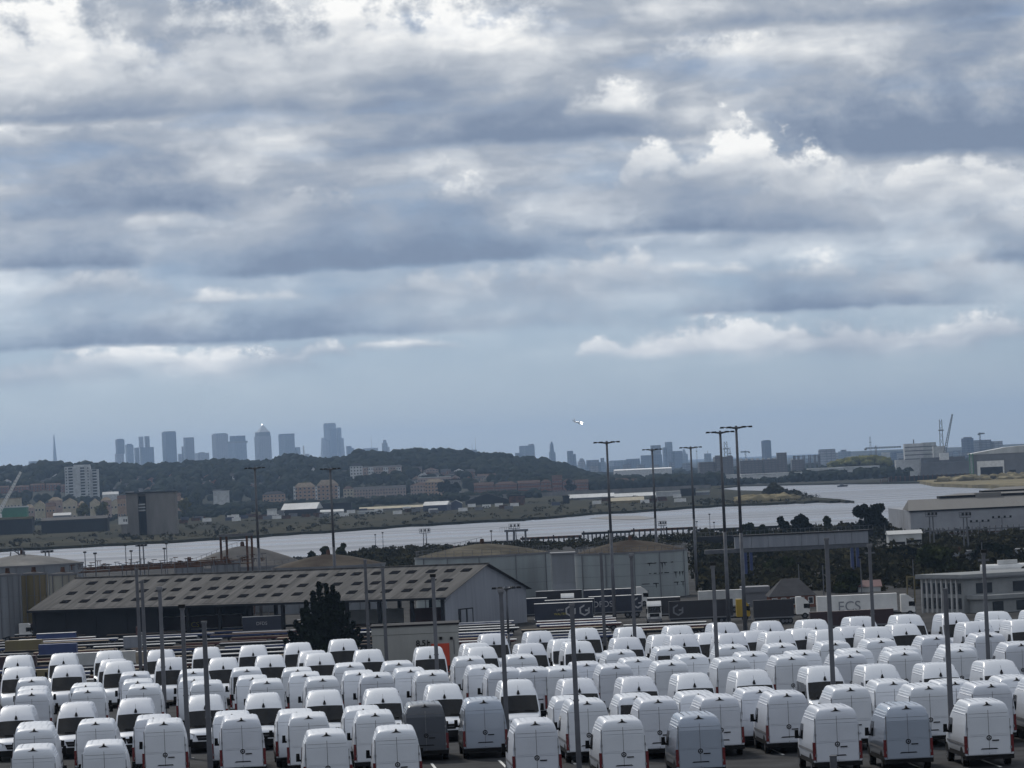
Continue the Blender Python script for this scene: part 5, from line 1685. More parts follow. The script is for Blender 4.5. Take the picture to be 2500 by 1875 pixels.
def flatbed(label, x, y_px, z=None, deck=None, rz=0.0, load=None, L=13.4, group=None):
    p = G(x, y_px, ZY + 1.25)
    t = thing('flatbed_trailer', label, 'trailer', (p.x, p.y, ZY), rz, group)
    MB().box(-L / 2, L / 2, -1.25, 1.25, 1.12, 1.3).build('deck', deck, t)
    fr = rng.choice([blue_paint, sheet_dark, red_paint, sheet_dark])
    MB().box(-L / 2 + 0.1, L / 2 - 0.3, -0.9, 0.9, 0.82, 1.118).build('chassis', fr, t)
    MB().box(-L / 2, L / 2, -1.285, -1.255, 1.0, 1.2).build('side_rail', fr, t)
    add_wheels(t, (L * 0.20, L * 0.30, L * 0.40))
    for s in (-0.8, 0.8):
        MB().box(-L * 0.28, -L * 0.26, s - 0.1, s + 0.1, 0.05, 0.82).build('landing_leg', sheet_dark, t)
    if load == 'board':
        MB().box(-L / 2, -L / 2 + 0.1, -1.25, 1.25, 1.3, 2.9).build('headboard', rng.choice([sheet_grey, red_paint, offwhite]), t)
    elif load == 'tarp':
        mb = MB()
        for k in range(12):
            x0 = -L / 2 + 0.3 + (L - 0.6) * k / 12
            mb.box(x0, x0 + (L - 0.6) / 12 + 0.02, -1.1, 1.1, 1.3, 1.65 + rng.uniform(0, 0.3), 0, 0.7, 0.8)
        mb.build('tarpaulin', white_paint, t)
    elif load == 'box':
        MB().box(-L / 2 + 0.3, -L / 2 + 6.3, -1.2, 1.2, 1.3, 2.9).build('container', rng.choice([blue_paint, maroon, blue_paint, tank_yellow]), t)
    return t


FB = 'empty flatbed trailers parked in rows below the van lot'
decks = [deck_grey, deck_tan, deck_white, deck_brown, deck_grey, deck_tan]
rows_y = [1668, 1658, 1648, 1639, 1630, 1621, 1612, 1604, 1597, 1590, 1583, 1576, 1570, 1564, 1558, 1552, 1547]
names = {id(deck_grey): 'grey', id(deck_tan): 'tan', id(deck_white): 'white', id(deck_brown): 'brown'}
ld = {None: 'empty', 'board': 'empty but headboarded', 'tarp': 'white tarpaulined', 'box': 'container carrying'}
for r_, yy in enumerate(rows_y):
    x = -70 + rng.uniform(-60, 60)
    while x < 900:
        y = yy - (x - 0) * 0.046 + rng.uniform(-1.5, 1.5)
        dk = rng.choice(decks)
        lo = rng.choice([None, None, None, 'board', None, 'tarp' if 350 < x < 640 and 6 <= r_ <= 9 else None, 'box' if x < 330 else None])
        if not (640 < x < 880 and r_ < 7) or rng.random() < 0.5:
            flatbed('%s %s decked flatbed trailer in the rows between shed and van lot' % (ld[lo], names[id(dk)]), x, y, None, dk, R(rng.uniform(-2.5, 1.0)), lo, group=FB)
        x += 212 + rng.uniform(0, 26)
for r_, yy in enumerate((1566, 1559, 1552, 1545, 1538, 1532, 1526, 1521)):
    x = 1130 + rng.uniform(0, 60)
    while x < 1640:
        dk = rng.choice([deck_white, deck_grey, deck_white, deck_tan])
        flatbed('%s decked flatbed trailer in the rows beside the shed gable' % names[id(dk)], x, yy - (x - 1130) * 0.047, None, dk, R(rng.uniform(-1.5, 1.5)), None, group='flatbed trailers beside the shed gable')
        x += 225 + rng.uniform(0, 40)


def box_trailer(label, x0, x1, ytop, d, skin, text=None, roof=None, rz=0.0, name='curtain_trailer', rear=None, H=4.0, logo=None):
    d = G((x0 + x1) / 2, ytop, ZY + H).y
    a, b = Pd(x0, ytop, d), Pd(x1, ytop, d)
    w = b.x - a.x
    dz = 0.0
    t = thing(name, label, 'trailer', ((a.x + b.x) / 2, d, ZY + dz), rz)
    MB().box(-w / 2, w / 2, -1.25, 1.25, 1.1, H - 0.06).build('body', skin, t)
    MB().box(-w / 2 - 0.02, w / 2 + 0.02, -1.28, 1.28, H - 0.06, H).build('roof', roof or deck_white, t)
    MB().box(-w / 2, w / 2, -1.29, -1.255, 1.0, 1.22).build('side_rail', sheet_grey, t)
    nst = max(3, int(w / 1.1))
    for k in range(nst):
        xx = -w / 2 + w * (k + 0.5) / nst
        MB().box(xx - 0.02, xx + 0.02, -1.275, -1.252, 1.22, H - 0.1).build('curtain_strap', skin, t)
    MB().box(-w / 2 + 0.2, w / 2 - 0.3, -0.8, 0.8, 0.75, 1.09).build('chassis', sheet_dark, t)
    add_wheels(t, [w * 0.22, w * 0.31, w * 0.40])
    if rear:
        for s in (-0.62, 0.62):
            MB().box(w / 2 + 0.022, w / 2 + 0.06, s - 0.58, s + 0.58, 1.15, H - 0.1).build('rear_door', rear, t)
    if text:
        for (tx, sz, m, ox, oz) in text:
            lettering(tx, sz, m, t, (w * ox, -1.30, 1.1 + (H - 1.1) * oz))
    if logo:
        for ox, m in logo:
            mb = MB()
            pts = [(math.cos(math.pi / 6 + k * math.pi / 3), math.sin(math.pi / 6 + k * math.pi / 3)) for k in range(6)]
            for k in range(6):
                (xa, za), (xb, zb_) = pts[k], pts[(k + 1) % 6]
                if k == 0: continue
                mb.add([(xa, -1.30, za), (xb, -1.30, zb_), (xb * 0.7, -1.30, zb_ * 0.7), (xa * 0.7, -1.30, za * 0.7), (xa, -1.28, za), (xb, -1.28, zb_), (xb * 0.7, -1.28, zb_ * 0.7), (xa * 0.7, -1.28, za * 0.7)],
                       [(0, 1, 2, 3), (4, 5, 6, 7), (0, 1, 5, 4), (1, 2, 6, 5), (2, 3, 7, 6), (3, 0, 4, 7)])
            mb.box(0.1, 0.72, -1.30, -1.28, -0.15, 0.12)
            mb.build('emblem', m, t, (w * ox, 0, 1.1 + (H - 1.1) * 0.5))
    return t


def tractor(label, x, ytop, d, paint, rz=0.0, face=1, H=3.7):
    """cab facing +x (face=1), -x (-1) or the camera (0)"""
    p = G(x, ytop, ZY + H)
    d = p.y
    t = thing('lorry_cab', label, 'lorry', (p.x, d, ZY), {1: 0.0, -1: math.pi, 0: -math.pi / 2}[face] + rz)
    prof = [(-1.1, 0.75), (1.15, 0.75), (1.2, 1.7), (0.98, 2.75), (0.55, 3.2), (-0.2, H), (-1.1, H)]
    MB().poly(prof, -1.22, 1.22).build('cab', paint, t)
    MB().add([(1.225, -1.1, 1.75), (1.225, 1.1, 1.75), (1.01, 1.05, 2.72), (1.01, -1.05, 2.72), (1.15, -1.1, 1.75), (1.15, 1.1, 1.75)], [(0, 1, 2, 3), (0, 1, 5, 4)]).build('windscreen', glass_dark, t)
    for s in (-1, 1):
        MB().poly([(0.15, 1.75), (1.0, 1.75), (0.85, 2.5), (0.15, 2.5)], s * 1.225 - 0.01, s * 1.225 + 0.01).build('side_window', glass_dark, t)
        MB().box(0.9, 1.15, s * 1.3 - 0.1, s * 1.3 + 0.14, 1.7, 2.5).build('mirror', black_plastic, t)
        MB().box(1.18, 1.26, s * 0.85 - 0.22, s * 0.85 + 0.22, 0.85, 1.1).build('headlight', clear_lens, t)
    MB().box(1.21, 1.26, -0.8, 0.8, 1.12, 1.65).build('grille', black_plastic, t)
    MB().box(0.95, 1.25, -1.2, 1.2, 2.78, 2.9).build('sun_visor', glass_dark, t)
    MB().box(-4.2, 1.1, -0.5, 0.5, 0.55, 0.85).build('chassis', sheet_dark, t)
    MB().box(0.9, 1.3, -1.22, 1.22, 0.35, 0.74).build('bumper', sheet_grey, t)
    add_wheels(t, (0.3, -3.2))
    return t


box_trailer('navy curtain trailer with a yellow and white emblem beside the gable', 1304, 1446, 1471, 800, navy, [('LKW', 0.55, letter_w, -0.06, 0.52), ('WALTER', 0.55, letter_y, -0.06, 0.28)], rear=offwhite, logo=[(0.12, letter_w), (0.36, letter_w)])
box_trailer('second navy trailer with a pale roof behind the emblem one', 1330, 1450, 1463, 830, navy, None, rear=offwhite)
box_trailer('navy trailer lettered in big white capitals behind the light pole', 1437, 1566, 1454, 850, navy, [('DFDS', 1.5, letter_w, -0.24, 0.35)], rear=offwhite, logo=[(0.42, letter_w)])
box_trailer('dark trailer row top with pale roof along the tank foot', 1308, 1420, 1441, 900, dark_curtain, None)
box_trailer('dark blue trailer beside the lone white cab', 1425, 1545, 1438, 900, navy, None)
box_trailer('black trailer parked behind the white front-on lorry', 1580, 1660, 1458, 870, dark_curtain, None)
box_trailer('long black trailer coupled to the yellow cab', 1632, 1788, 1465, 800, dark_curtain, None, roof=sheet_dark, logo=[(-0.36, sheet_grey)])
box_trailer('plain white box trailer behind the yellow cab', 1704, 1811, 1441, 880, offwhite, None)
box_trailer('black trailer coupled to the white cab by the slate roofed house', 1838, 1936, 1464, 860, dark_curtain, None, roof=sheet_dark)
box_trailer('long white trailer with large grey letters in front of the scrub', 1993, 2188, 1452, 830, white_paint, [('ECS', 2.3, letter_g, -0.10, 0.12)], name='box_trailer', roof=white_paint)
box_trailer('low dark maroon trailer behind the van rows', 1976, 2180, 1490, 740, maroon, None, roof=maroon, H=3.4)
tractor('yellow lorry cab at the head of the long black trailer', 1812, 1462, 800, yellow_paint, face=1)
tractor('white lorry cab facing along the row by the slate roofed house', 1958, 1456, 850, white_paint, face=1)
tractor('white lorry cab coupled to the grey lettered white trailer', 2214, 1450, 830, white_paint, face=1)
tractor('white lorry seen front-on between two dark trailers', 1596, 1468, 810, white_paint, face=0)
tractor('lone white cab in front of the white tank', 1567, 1432, 905, white_paint, face=1)
tractor('dark fronted lorry cab parked beside the shed gable', 1268, 1456, 790, navy, face=0)
tractor('second white lorry front close to the emblem trailers', 1385, 1449, 870, white_paint, face=0)
box_trailer('dark navy trailer end-on beside the shed gable', 1278, 1335, 1460, 790, navy, None)
# vehicles by and under the shed
box_trailer('grey-blue box trailer at the shed end near the pale tanks', -20, 42, 1505, 800, sheet_grey, None, H=3.6)
box_trailer('dull blue trailer beside the shed end wall', 28, 84, 1512, 790, blue_paint, None, H=3.2)
tractor('white lorry cab parked at the shed end', 62, 1522, 780, white_paint, face=1, H=3.2)
tractor('half seen white cab beside the grey-blue trailer', 3, 1509, 795, white_paint, face=1, H=3.2)
box_trailer('brown trailer with yellow letters standing under the shed', 400, 590, 1502, 868, maroon, [('ECS', 1.3, letter_y, -0.12, 0.2)], H=3.6)
box_trailer('dark trailer with white letters standing under the shed', 592, 690, 1504, 866, navy, [('DFDS', 0.8, letter_w, -0.02, 0.4)], H=3.6)
box_trailer('white tank-like trailer standing under the shed', 830, 985, 1488, 850, offwhite, None, H=3.6, roof=offwhite)
box_trailer('red trailer under the shed close to the gable', 1000, 1082, 1484, 846, red_paint, None, H=3.6, roof=red_paint)
box_trailer('long blue low trailer in front of the dark shed wall', 90, 185, 1545, 760, blue_paint, None, H=2.2)
box_trailer('grey ribbed container end among the flatbeds', 302, 345, 1553, 740, shed_grey, None, H=3.0)
box_trailer('pale long trailer standing right behind the van rows', 155, 330, 1592, 690, offwhite, None, H=3.0)
box_trailer('cream low trailer beside the pale long one', 332, 360, 1590, 690, deck_tan, None, H=3.0)
# slate roofed brick house, shelters and office on the lower level
sh_ = house('brick_house', 'low brick house with a large dark slate roof beside the lorries', 1880, 1990, 1455, 885, brick_red, slate, 3.0, 'hip', (5, 1), 12, cat='house', zb=ZY)
house('lean_to', 'low grey lean-to roof beside the slate roofed house', 1815, 1876, 1446, 900, sheet_grey, sheet_grey, 1.0, 'flat', None, 8, cat='shed', zb=ZY)
house('white_hut', 'small white hut with red roof in the scrub', 2095, 2150, 1432, 960, offwhite, red_paint, 1.2, 'gable', None, 6, cat='hut', zb=ZY)
# two storey office
oc = Pd(2351, 1414, 815)
office_m = mat('office_panel', (0.25, 0.26, 0.265), 0.75, 0.15, 0.3)
OF = thing('office_block', 'two storey flat roofed office with a row of narrow side windows', 'office', (oc.x, oc.y, ZY), R(24))
oh = oc.z - ZY
lw_, rw_ = 14.5, 30.0
MB().box(0, rw_, 0, lw_, 0, oh).build('wall', office_m, OF)
MB().box(-0.7, rw_ + 0.7, -0.7, lw_ + 0.7, oh, oh + 0.75).build('roof', office_m, OF)
MB().box(-0.74, rw_ + 0.74, -0.74, lw_ + 0.74, oh + 0.05, oh + 0.25).build('fascia', sheet_grey, OF)
for k in range(8):
    y = 0.8 + k * 1.7
    for z in (oh * 0.12, oh * 0.56):
        MB().box(-0.12, -0.01, y, y + 0.95, z, z + oh * 0.32).build('window', glass_far, OF)
    MB().box(-0.3, -0.02, y + 1.12, y + 1.4, 0, oh).build('mullion', render_white, OF)
for k in range(4):
    MB().box(2.4 + k * 7.0, 5.4 + k * 7.0, -0.1, -0.01, oh * 0.56, oh * 0.86).build('window', glass_far, OF)
MB().box(1.0, rw_, -6.0, -0.02, 0, oh * 0.40).build('annexe', office_m, OF)
MB().box(0.4, rw_ + 0.4, -6.6, -0.03, oh * 0.40, oh * 0.52).build('annexe_roof', office_m, OF)
for k in range(6):
    MB().box(2 + k * 4.5, 4 + k * 4.5, -6.1, -6.01, oh * 0.05, oh * 0.33).build('annexe_window', glass_far, OF)
yf = thing('yellow_gate_frame', 'tall yellow steel gate frame beside the office', 'gate frame', (Pd(2215, 1440, 880).x, 880, ZY))
hy = Pd(2215, 1410, 880).z - ZY
for xx in (0, 1.3):
    MB().box(xx - 0.12, xx + 0.12, -0.12, 0.12, 0, hy).build('leg', tank_yellow, yf)
MB().box(-0.12, 1.42, -0.12, 0.12, hy, hy + 0.2).build('beam', tank_yellow, yf)
# white road tanker wreckage by the office
wt_ = thing('road_tanker', 'white road tanker parked behind the office roof', 'tanker', (Pd(2460, 1390, 1000).x, 1000, ZY))
zt_ = Pd(2460, 1375, 1000).z - ZY
MB().tube((-5.5, 0, zt_ - 1.3), (5.5, 0, zt_ - 1.3), 1.25, n=16).build('tank', white_paint, wt_)
MB().box(-5.5, 5.5, -0.6, 0.6, zt_ - 3.2, zt_ - 2.5).build('chassis', sheet_dark, wt_)
MB().box(-2, 2, -0.5, 0.5, zt_ - 0.1, zt_ + 0.7).build('walkway', white_paint, wt_)
MB().box(-0.4, 0.4, -0.4, 0.4, 0, zt_ - 3.2).build('stand', sheet_dark, wt_)

# dark cypress between the shed and the vans
cy = Pd(773, 1421, 690)
ct = thing('cypress_tree', 'dark ragged cypress with several upright tips in front of the shed', 'tree', (cy.x + 0.3, 690, ZY))
ch = cy.z - ZY
tb_ = MB()
tb_.tube((0, 0, -0.3), (0, 0, ch * 0.9), 0.35, 0.05, 8)
pts = []
tips = [(0, 0, ch), (1.0, 0.6, ch * 0.97), (1.9, -0.4, ch * 0.95), (-0.9, 0.5, ch * 0.90), (2.6, 0.3, ch * 0.86), (-1.9, -0.2, ch * 0.80), (3.3, -0.5, ch * 0.76), (-2.6, 0.8, ch * 0.70), (3.9, 0.6, ch * 0.64), (-3.5, 0, ch * 0.58), (4.6, -0.4, ch * 0.54), (-4.4, 0.5, ch * 0.47), (5.3, 0.2, ch * 0.47), (-5.0, -0.5, ch * 0.38), (5.6, 0.8, ch * 0.38), (0.8, -2.5, ch * 0.75), (-1.0, -2.8, ch * 0.6), (2.0, -3, ch * 0.55), (-2.8, -2.6, ch * 0.45), (3.6, -2.6, ch * 0.42), (0.5, 2.8, ch * 0.7), (0, -3.6, ch * 0.4), (-1.8, 2.8, ch * 0.6), (3.0, 2.6, ch * 0.6)]
for (tx, ty, tz) in tips:
    b0 = np.array([tx * 0.25, ty * 0.25, tz * 0.40]) if abs(tx) < 2 else np.array([0, 0, tz * 0.72])
    e0 = np.array([tx, ty, tz])
    n = 460
    q = nrg.uniform(0, 1, (n, 1)) ** 0.8
    bend = np.array([tx * 0.25, ty * 0.25, -ch * 0.05])
    base_ = b0 + (e0 - b0) * q + bend * (q * (1 - q)) * 3
    rad = (1 - q) * 1.25 + 0.10
    off = nrg.normal(size=(n, 3)) * rad * np.array([0.5, 0.5, 0.36])
    pts.append(base_ + off)
    tb_.tube(b0, e0 * 0.95, 0.10, 0.02, 5)
tb_.build('trunk', bark, ct)
link('crown', leaf_mesh('crown', np.concatenate(pts), 0.27, leaf_cypress, up=1.2), ct)
lb = broad_tree('bush', 'low dark bush at the foot of the cypress', (Pd(690, 1590, 680).x, 680, ZY), 4.0, 2.6, leaf_cypress, 'bush', 9, 140, 0.25)

# ---------------------------------------------------------------- the vans
# side profile (distance from the tail, roof line), metres
PROF = [(0.00, 2.28), (0.05, 2.42), (0.16, 2.515), (0.40, 2.555), (1.2, 2.585), (2.4, 2.60), (3.04, 2.592), (3.14, 2.565), (3.40, 2.43), (3.68, 2.265), (3.92, 2.09), (4.08, 1.96),
        (4.16, 1.90), (4.55, 1.52), (4.90, 1.19), (5.10, 1.10), (5.45, 1.03), (5.68, 0.95), (5.82, 0.84), (5.88, 0.70)]


def half_w(z, y):
    w = 0.995 - max(0.0, z - 1.10) * 0.085 - max(0.0, z - 1.9) * 0.20
    if y > 4.6: w *= 1 - 0.16 * ((y - 4.6) / 1.28) ** 2
    return w


def section(y, zt, rad, zb=0.40):
    if y > 5.2: zb = 0.34
    zs = zt - rad
    out = [(0.0, zb), (half_w(zb, y) * 0.93, zb), (half_w(zb + 0.12, y), min(zb + 0.12, zs))]
    for q in (0.33, 0.66, 1.0):
        z = min(zb + 0.12, zs) + (zs - min(zb + 0.12, zs)) * q
        out.append((half_w(z, y), z))
    w = half_w(zs, y)
    for a in (30, 60, 90):
        out.append((w - rad + rad * math.cos(R(a)), zs + rad * math.sin(R(a))))
    out.append((w * 0.45, zt + 0.018))
    out.append((0.0, zt + 0.028))
    return out


def van_body():
    mb = MB()
    rings = []
    for y, zt in PROF:
        rad = 0.15 if y < 3.5 else (0.13 if y < 4.2 else (0.06 if y < 5.0 else 0.11))
        sec = section(y, zt, rad)
        ring = [(x, y, z) for x, z in sec] + [(-x, y, z) for x, z in reversed(sec[1:-1])]
        rings.append(ring)
    n = len(rings[0])
    vs = [v for r_ in rings for v in r_]
    fs = []
    for k in range(len(rings) - 1):
        for q in range(n):
            fs.append((k * n + q, k * n + (q + 1) % n, (k + 1) * n + (q + 1) % n, (k + 1) * n + q))
    fs.append(tuple(range(n)))
    fs.append(tuple(range((len(rings) - 1) * n, len(rings) * n)))
    mb.add(vs, fs)
    return mb.mesh('body', van_white, smooth=True)


def smooth_by_angle(me, ang=32):
    import bmesh
    bm = bmesh.new()
    bm.from_mesh(me)
    for e in bm.edges:
        if len(e.link_faces) == 2 and e.calc_face_angle(0) > R(ang):
            e.smooth = False
    bm.to_mesh(me)
    bm.free()
    return me


def zt_at(y):
    return float(np.interp(y, [p[0] for p in PROF], [p[1] for p in PROF]))


body_me = smooth_by_angle(van_body(), 34)
# roof ribs: fine raised lines along roof and cant rail
mb = MB()
for x in (-0.52, -0.26, 0.0, 0.26, 0.52):
    ry = [0.35, 0.6, 1.2, 2.0, 2.7, 3.0]
    rz = [zt_at(y) + 0.022 + (0.012 if 0.4 < y < 2.9 else -0.02) for y in ry]
    mb.add([(x + s, y, z) for y, z in zip(ry, rz) for s in (-0.03, 0.03)], [(2 * k, 2 * k + 1, 2 * k + 3, 2 * k + 2) for k in range(5)])
rib_me = mb.mesh('roof_rib', van_white)
mb = MB()
for s in (-1, 1):
    for z in (2.10, 2.22, 2.33):
        mb.add([(s * (half_w(z, 1) - 0.02), 0.35, z), (s * (half_w(z, 1) - 0.02), 3.6, z), (s * (half_w(z, 1) + 0.012), 3.6, z + 0.008), (s * (half_w(z, 1) + 0.012), 0.35, z + 0.008),
                (s * (half_w(z, 1) - 0.02), 0.35, z + 0.035), (s * (half_w(z, 1) - 0.02), 3.6, z + 0.035)], [(0, 1, 2, 3), (3, 2, 5, 4)])
rail_me = mb.mesh('cant_rail', van_white)


def rear_door(s):
    mb = MB()
    x0, x1 = (0.012, 0.86) if s > 0 else (-0.86, -0.012)
    for z0, z1, cut in ((0.50, 1.22, 0), (1.235, 1.98, 0), (1.995, 2.13, 1), (2.145, 2.27, 2)):
        o = {0: 0, 1: 0.065, 2: 0.15}[cut]
        i = {0: 0, 1: 0.03, 2: 0.075}[cut]
        a, b = (x0, x1 - i) if s > 0 else (x0 + i, x1)
        a2, b2 = (x0, x1 - o) if s > 0 else (x0 + o, x1)
        y0 = 0.0 if z1 < 2.0 else 0.0
        y1 = 0.0 if z1 < 2.0 else 0.012 * (z1 - 1.9) / 0.3
        mb.add([(a, y0 - 0.030, z0), (b, y0 - 0.030, z0), (b2, y1 - 0.030, z1), (a2, y1 - 0.030, z1), (a, 0.01, z0), (b, 0.01, z0), (b2, 0.02, z1), (a2, 0.02, z1)],
               [(0, 1, 2, 3), (4, 5, 6, 7), (0, 1, 5, 4), (1, 2, 6, 5), (2, 3, 7, 6), (3, 0, 4, 7)])
    # pressed panel where a window could be
    a, b = (0.10, 0.76) if s > 0 else (-0.76, -0.10)
    mb.box(a, b, -0.042, -0.028, 1.30, 1.93)
    return mb.mesh('rear_door', van_white)


doorR, doorL = rear_door(1), rear_door(-1)
seal_me = MB().box(-0.012, 0.012, -0.018, 0.0, 0.5, 2.27).box(-0.90, -0.86, -0.015, 0.0, 0.5, 2.2).box(0.86, 0.885, -0.015, 0.0, 0.5, 1.9).box(-0.79, 0.79, -0.012, 0.0, 2.13, 2.145).mesh('seal_gap_shade', seal_m)  # rubber seal strips that also paint the shade of the door gaps
mb = MB()
oo = [(-0.20, 2.445), (0.20, 2.445), (0.12, 2.465), (0.05, 2.50), (0.03, 2.55), (-0.03, 2.55), (-0.05, 2.50), (-0.12, 2.465)]
mb.add([(x, 0.03 + (z - 2.44) * 0.5, z) for x, z in oo] + [(x, 0.24 + (z - 2.44) * 0.5, z + 0.035) for x, z in oo], [tuple(range(8)), tuple(range(8, 16))] + [(k, (k + 1) % 8, 8 + (k + 1) % 8, 8 + k) for k in range(8)])
brake_me = mb.mesh('brake_light', black_plastic)
mb = MB()
tailL = MB().box(-1.0, -0.885, -0.035, 0.16, 0.56, 1.26, 0, 0.95, 0.9).mesh('tail_light', red_lens)
tailR = MB().box(0.885, 1.0, -0.035, 0.16, 0.56, 1.26, 0, 0.95, 0.9).mesh('tail_light', red_lens)
bump_me = MB().box(-0.985, 0.985, -0.10, 0.55, 0.30, 0.475).box(-0.5, 0.5, -0.14, 0.0, 0.42, 0.47).mesh('rear_bumper', black_plastic)
mb = MB()
n = 20
for k in range(n):
    a, b = 2 * math.pi * k / n, 2 * math.pi * (k + 1) / n
    P_ = lambda r_, t, y: (r_ * math.cos(t), y, r_ * math.sin(t))
    mb.add([P_(0.105, a, -0.045), P_(0.105, b, -0.045), P_(0.068, b, -0.045), P_(0.068, a, -0.045), P_(0.105, a, -0.02), P_(0.105, b, -0.02)], [(0, 1, 2, 3), (0, 1, 5, 4)])
for k in range(3):
    a = math.pi / 2 + k * 2 * math.pi / 3
    mb.add([P_(0.085, a, -0.05), P_(0.022, a + math.pi / 3, -0.05), (0, -0.05, 0), P_(0.022, a - math.pi / 3, -0.05)], [(0, 1, 2, 3)])
badge_me = mb.mesh('badge', black_plastic)
handle_me = MB().box(0.12, 0.40, -0.065, -0.03, 1.03, 1.075).mesh('door_handle', black_plastic)
recess_me = MB().box(-0.36, 0.36, -0.05, -0.031, 0.70, 0.745, 0, 0.85, 1).mesh('plate_recess', black_plastic)
plate_me = MB().box(-0.28, 0.28, -0.040, -0.031, 0.55, 0.68).mesh('plate_panel', van_white2)
hinge_me = MB().box(-0.03, 0.03, -0.05, -0.0, -0.05, 0.05).mesh('hinge', seal_m)
rearglassL = MB().box(-0.80, -0.05, -0.052, -0.040, 1.28, 2.20, 0, 0.86, 1).mesh('rear_window', glass_dark)
rearglassR = MB().box(0.05, 0.80, -0.052, -0.040, 1.28, 2.20, 0, 0.86, 1).mesh('rear_window', glass_dark)

# windscreen, following the raked screen
mb = MB()
vs, fs = [], []
ys_ = [4.13, 4.34, 4.55, 4.72, 4.92]
for y in ys_:
    z = zt_at(y)
    w = half_w(z, y) - 0.075
    for q in range(7):
        x = -w + 2 * w * q / 6
        vs.append((x, y + 0.012, z + 0.028 * (1 - (x / w) ** 2) + 0.016))
for k in range(4):
    for q in range(6):
        fs.append((k * 7 + q, k * 7 + q + 1, (k + 1) * 7 + q + 1, (k + 1) * 7 + q))
mb.add(vs, fs)
screen_me = mb.mesh('windscreen', glass_dark, smooth=True)
mb = MB()
for (x0, x1) in ((-0.70, -0.22), (0.05, 0.55)):
    mb.box(x0, x1, 4.86, 4.90, 1.265, 1.29)
wiper_me = mb.mesh('wiper', black_plastic)
cowl_me = MB().add([(-0.86, 4.90, 1.225), (0.86, 4.90, 1.225), (0.84, 5.02, 1.165), (-0.84, 5.02, 1.165)], [(0, 1, 2, 3)]).mesh('cowl', black_plastic)
ant_me = MB().tube((0, 3.98, 2.02), (0, 4.09, 2.08), 0.085, 0.06, 8).tube((0, 3.93, 2.06), (0, 4.04, 2.20), 0.075, 0.03, 8).tube((0, 4.02, 2.18), (0, 3.72, 2.42), 0.006, n=4).mesh('antenna', black_plastic)
mb = MB()
mb.add([(-0.50, 5.895, 0.86), (0.50, 5.895, 0.86), (0.40, 5.91, 0.62), (-0.40, 5.91, 0.62), (-0.5, 5.8, 0.86), (0.5, 5.8, 0.86), (0.4, 5.8, 0.6), (-0.4, 5.8, 0.6)], [(0, 1, 2, 3), (0, 1, 5, 4), (2, 3, 7, 6), (1, 2, 6, 5), (0, 3, 7, 4)])
grille_me = mb.mesh('grille', black_plastic)
gst_me = MB().box(-0.42, 0.42, 5.905, 5.93, 0.72, 0.755).mesh('grille_bar', steel_m)
fbump_me = MB().box(-0.885, 0.90, 5.55, 5.93, 0.26, 0.56, 0, 1.0, 1.0).mesh('front_bumper', black_plastic)


def side_patch(s, y0, y1, z0, z1, name, m, slant=0.0, off=0.012):
    vs, fs = [], []
    for q in range(4):
        z = z0 + (z1 - z0) * q / 3
        for k in range(4):
            y = y0 + (y1 - slant * q / 3 - y0) * k / 3
            vs.append((s * (half_w(z, y) + off), y, z))
    for q in range(3):
        for k in range(3):
            fs.append((q * 4 + k, q * 4 + k + 1, q * 4 + k + 5, q * 4 + k + 4))
    return MB().add(vs, fs).mesh(name, m, smooth=True)


sw_me = {s: side_patch(s, 3.30, 4.62, 1.22, 1.84, 'side_window', glass_dark, 0.55) for s in (-1, 1)}
bus_me = {s: [side_patch(s, 0.25 + 1.0 * k, 1.15 + 1.0 * k, 1.22, 1.88, 'side_window', glass_dark) for k in range(3)] for s in (-1, 1)}
sill_me = {s: side_patch(s, 0.10, 5.30, 0.42, 0.60, 'sill_reflection', black_plastic, 0, 0.015) for s in (-1, 1)}  # black sill strip, also standing in for the dark reflection on lower sides
mould_me = {s: side_patch(s, 0.25, 4.6, 0.86, 0.96, 'side_moulding', seal_m, 0, 0.02) for s in (-1, 1)}
hl_me = {s: MB().add([(s * 0.55, 5.86, 0.92), (s * 0.90, 5.58, 1.0), (s * 0.90, 5.60, 0.72), (s * 0.62, 5.88, 0.70), (s * 0.55, 5.6, 0.92), (s * 0.8, 5.4, 0.9)], [(0, 1, 2, 3), (0, 4, 5, 1)]).mesh('headlight', clear_lens) for s in (-1, 1)}
mir_me = {s: MB().box(s * 1.02, s * 1.19, 4.28, 4.38, 1.22, 1.55, 0, 0.85, 0.9).box(min(s * 0.93, s * 1.06), max(s * 0.93, s * 1.06), 4.32, 4.38, 1.22, 1.30).mesh('mirror', black_plastic) for s in (-1, 1)}
vw_me = wheel_mesh(0.345, 0.23, 0.6)
arch_me = {s: MB().add([(s * 1.003, 0.92 + y_, 0.41) for y_ in (0,)] + [(s * 1.003, 0.92 + 0.46 * math.cos(R(a)), 0.345 + 0.46 * math.sin(R(a))) for a in range(10, 171, 16)] + [(s * 1.003, 4.78 + 0.46 * math.cos(R(a)), 0.345 + 0.46 * math.sin(R(a))) for a in range(10, 171, 16)],
                        [tuple(range(1, 12)), tuple(range(12, 23))]).mesh('wheel_arch', black_plastic) for s in (-1, 1)}

BODY_PARTS = {'body', 'rear_door', 'roof_rib', 'cant_rail', 'plate_panel'}


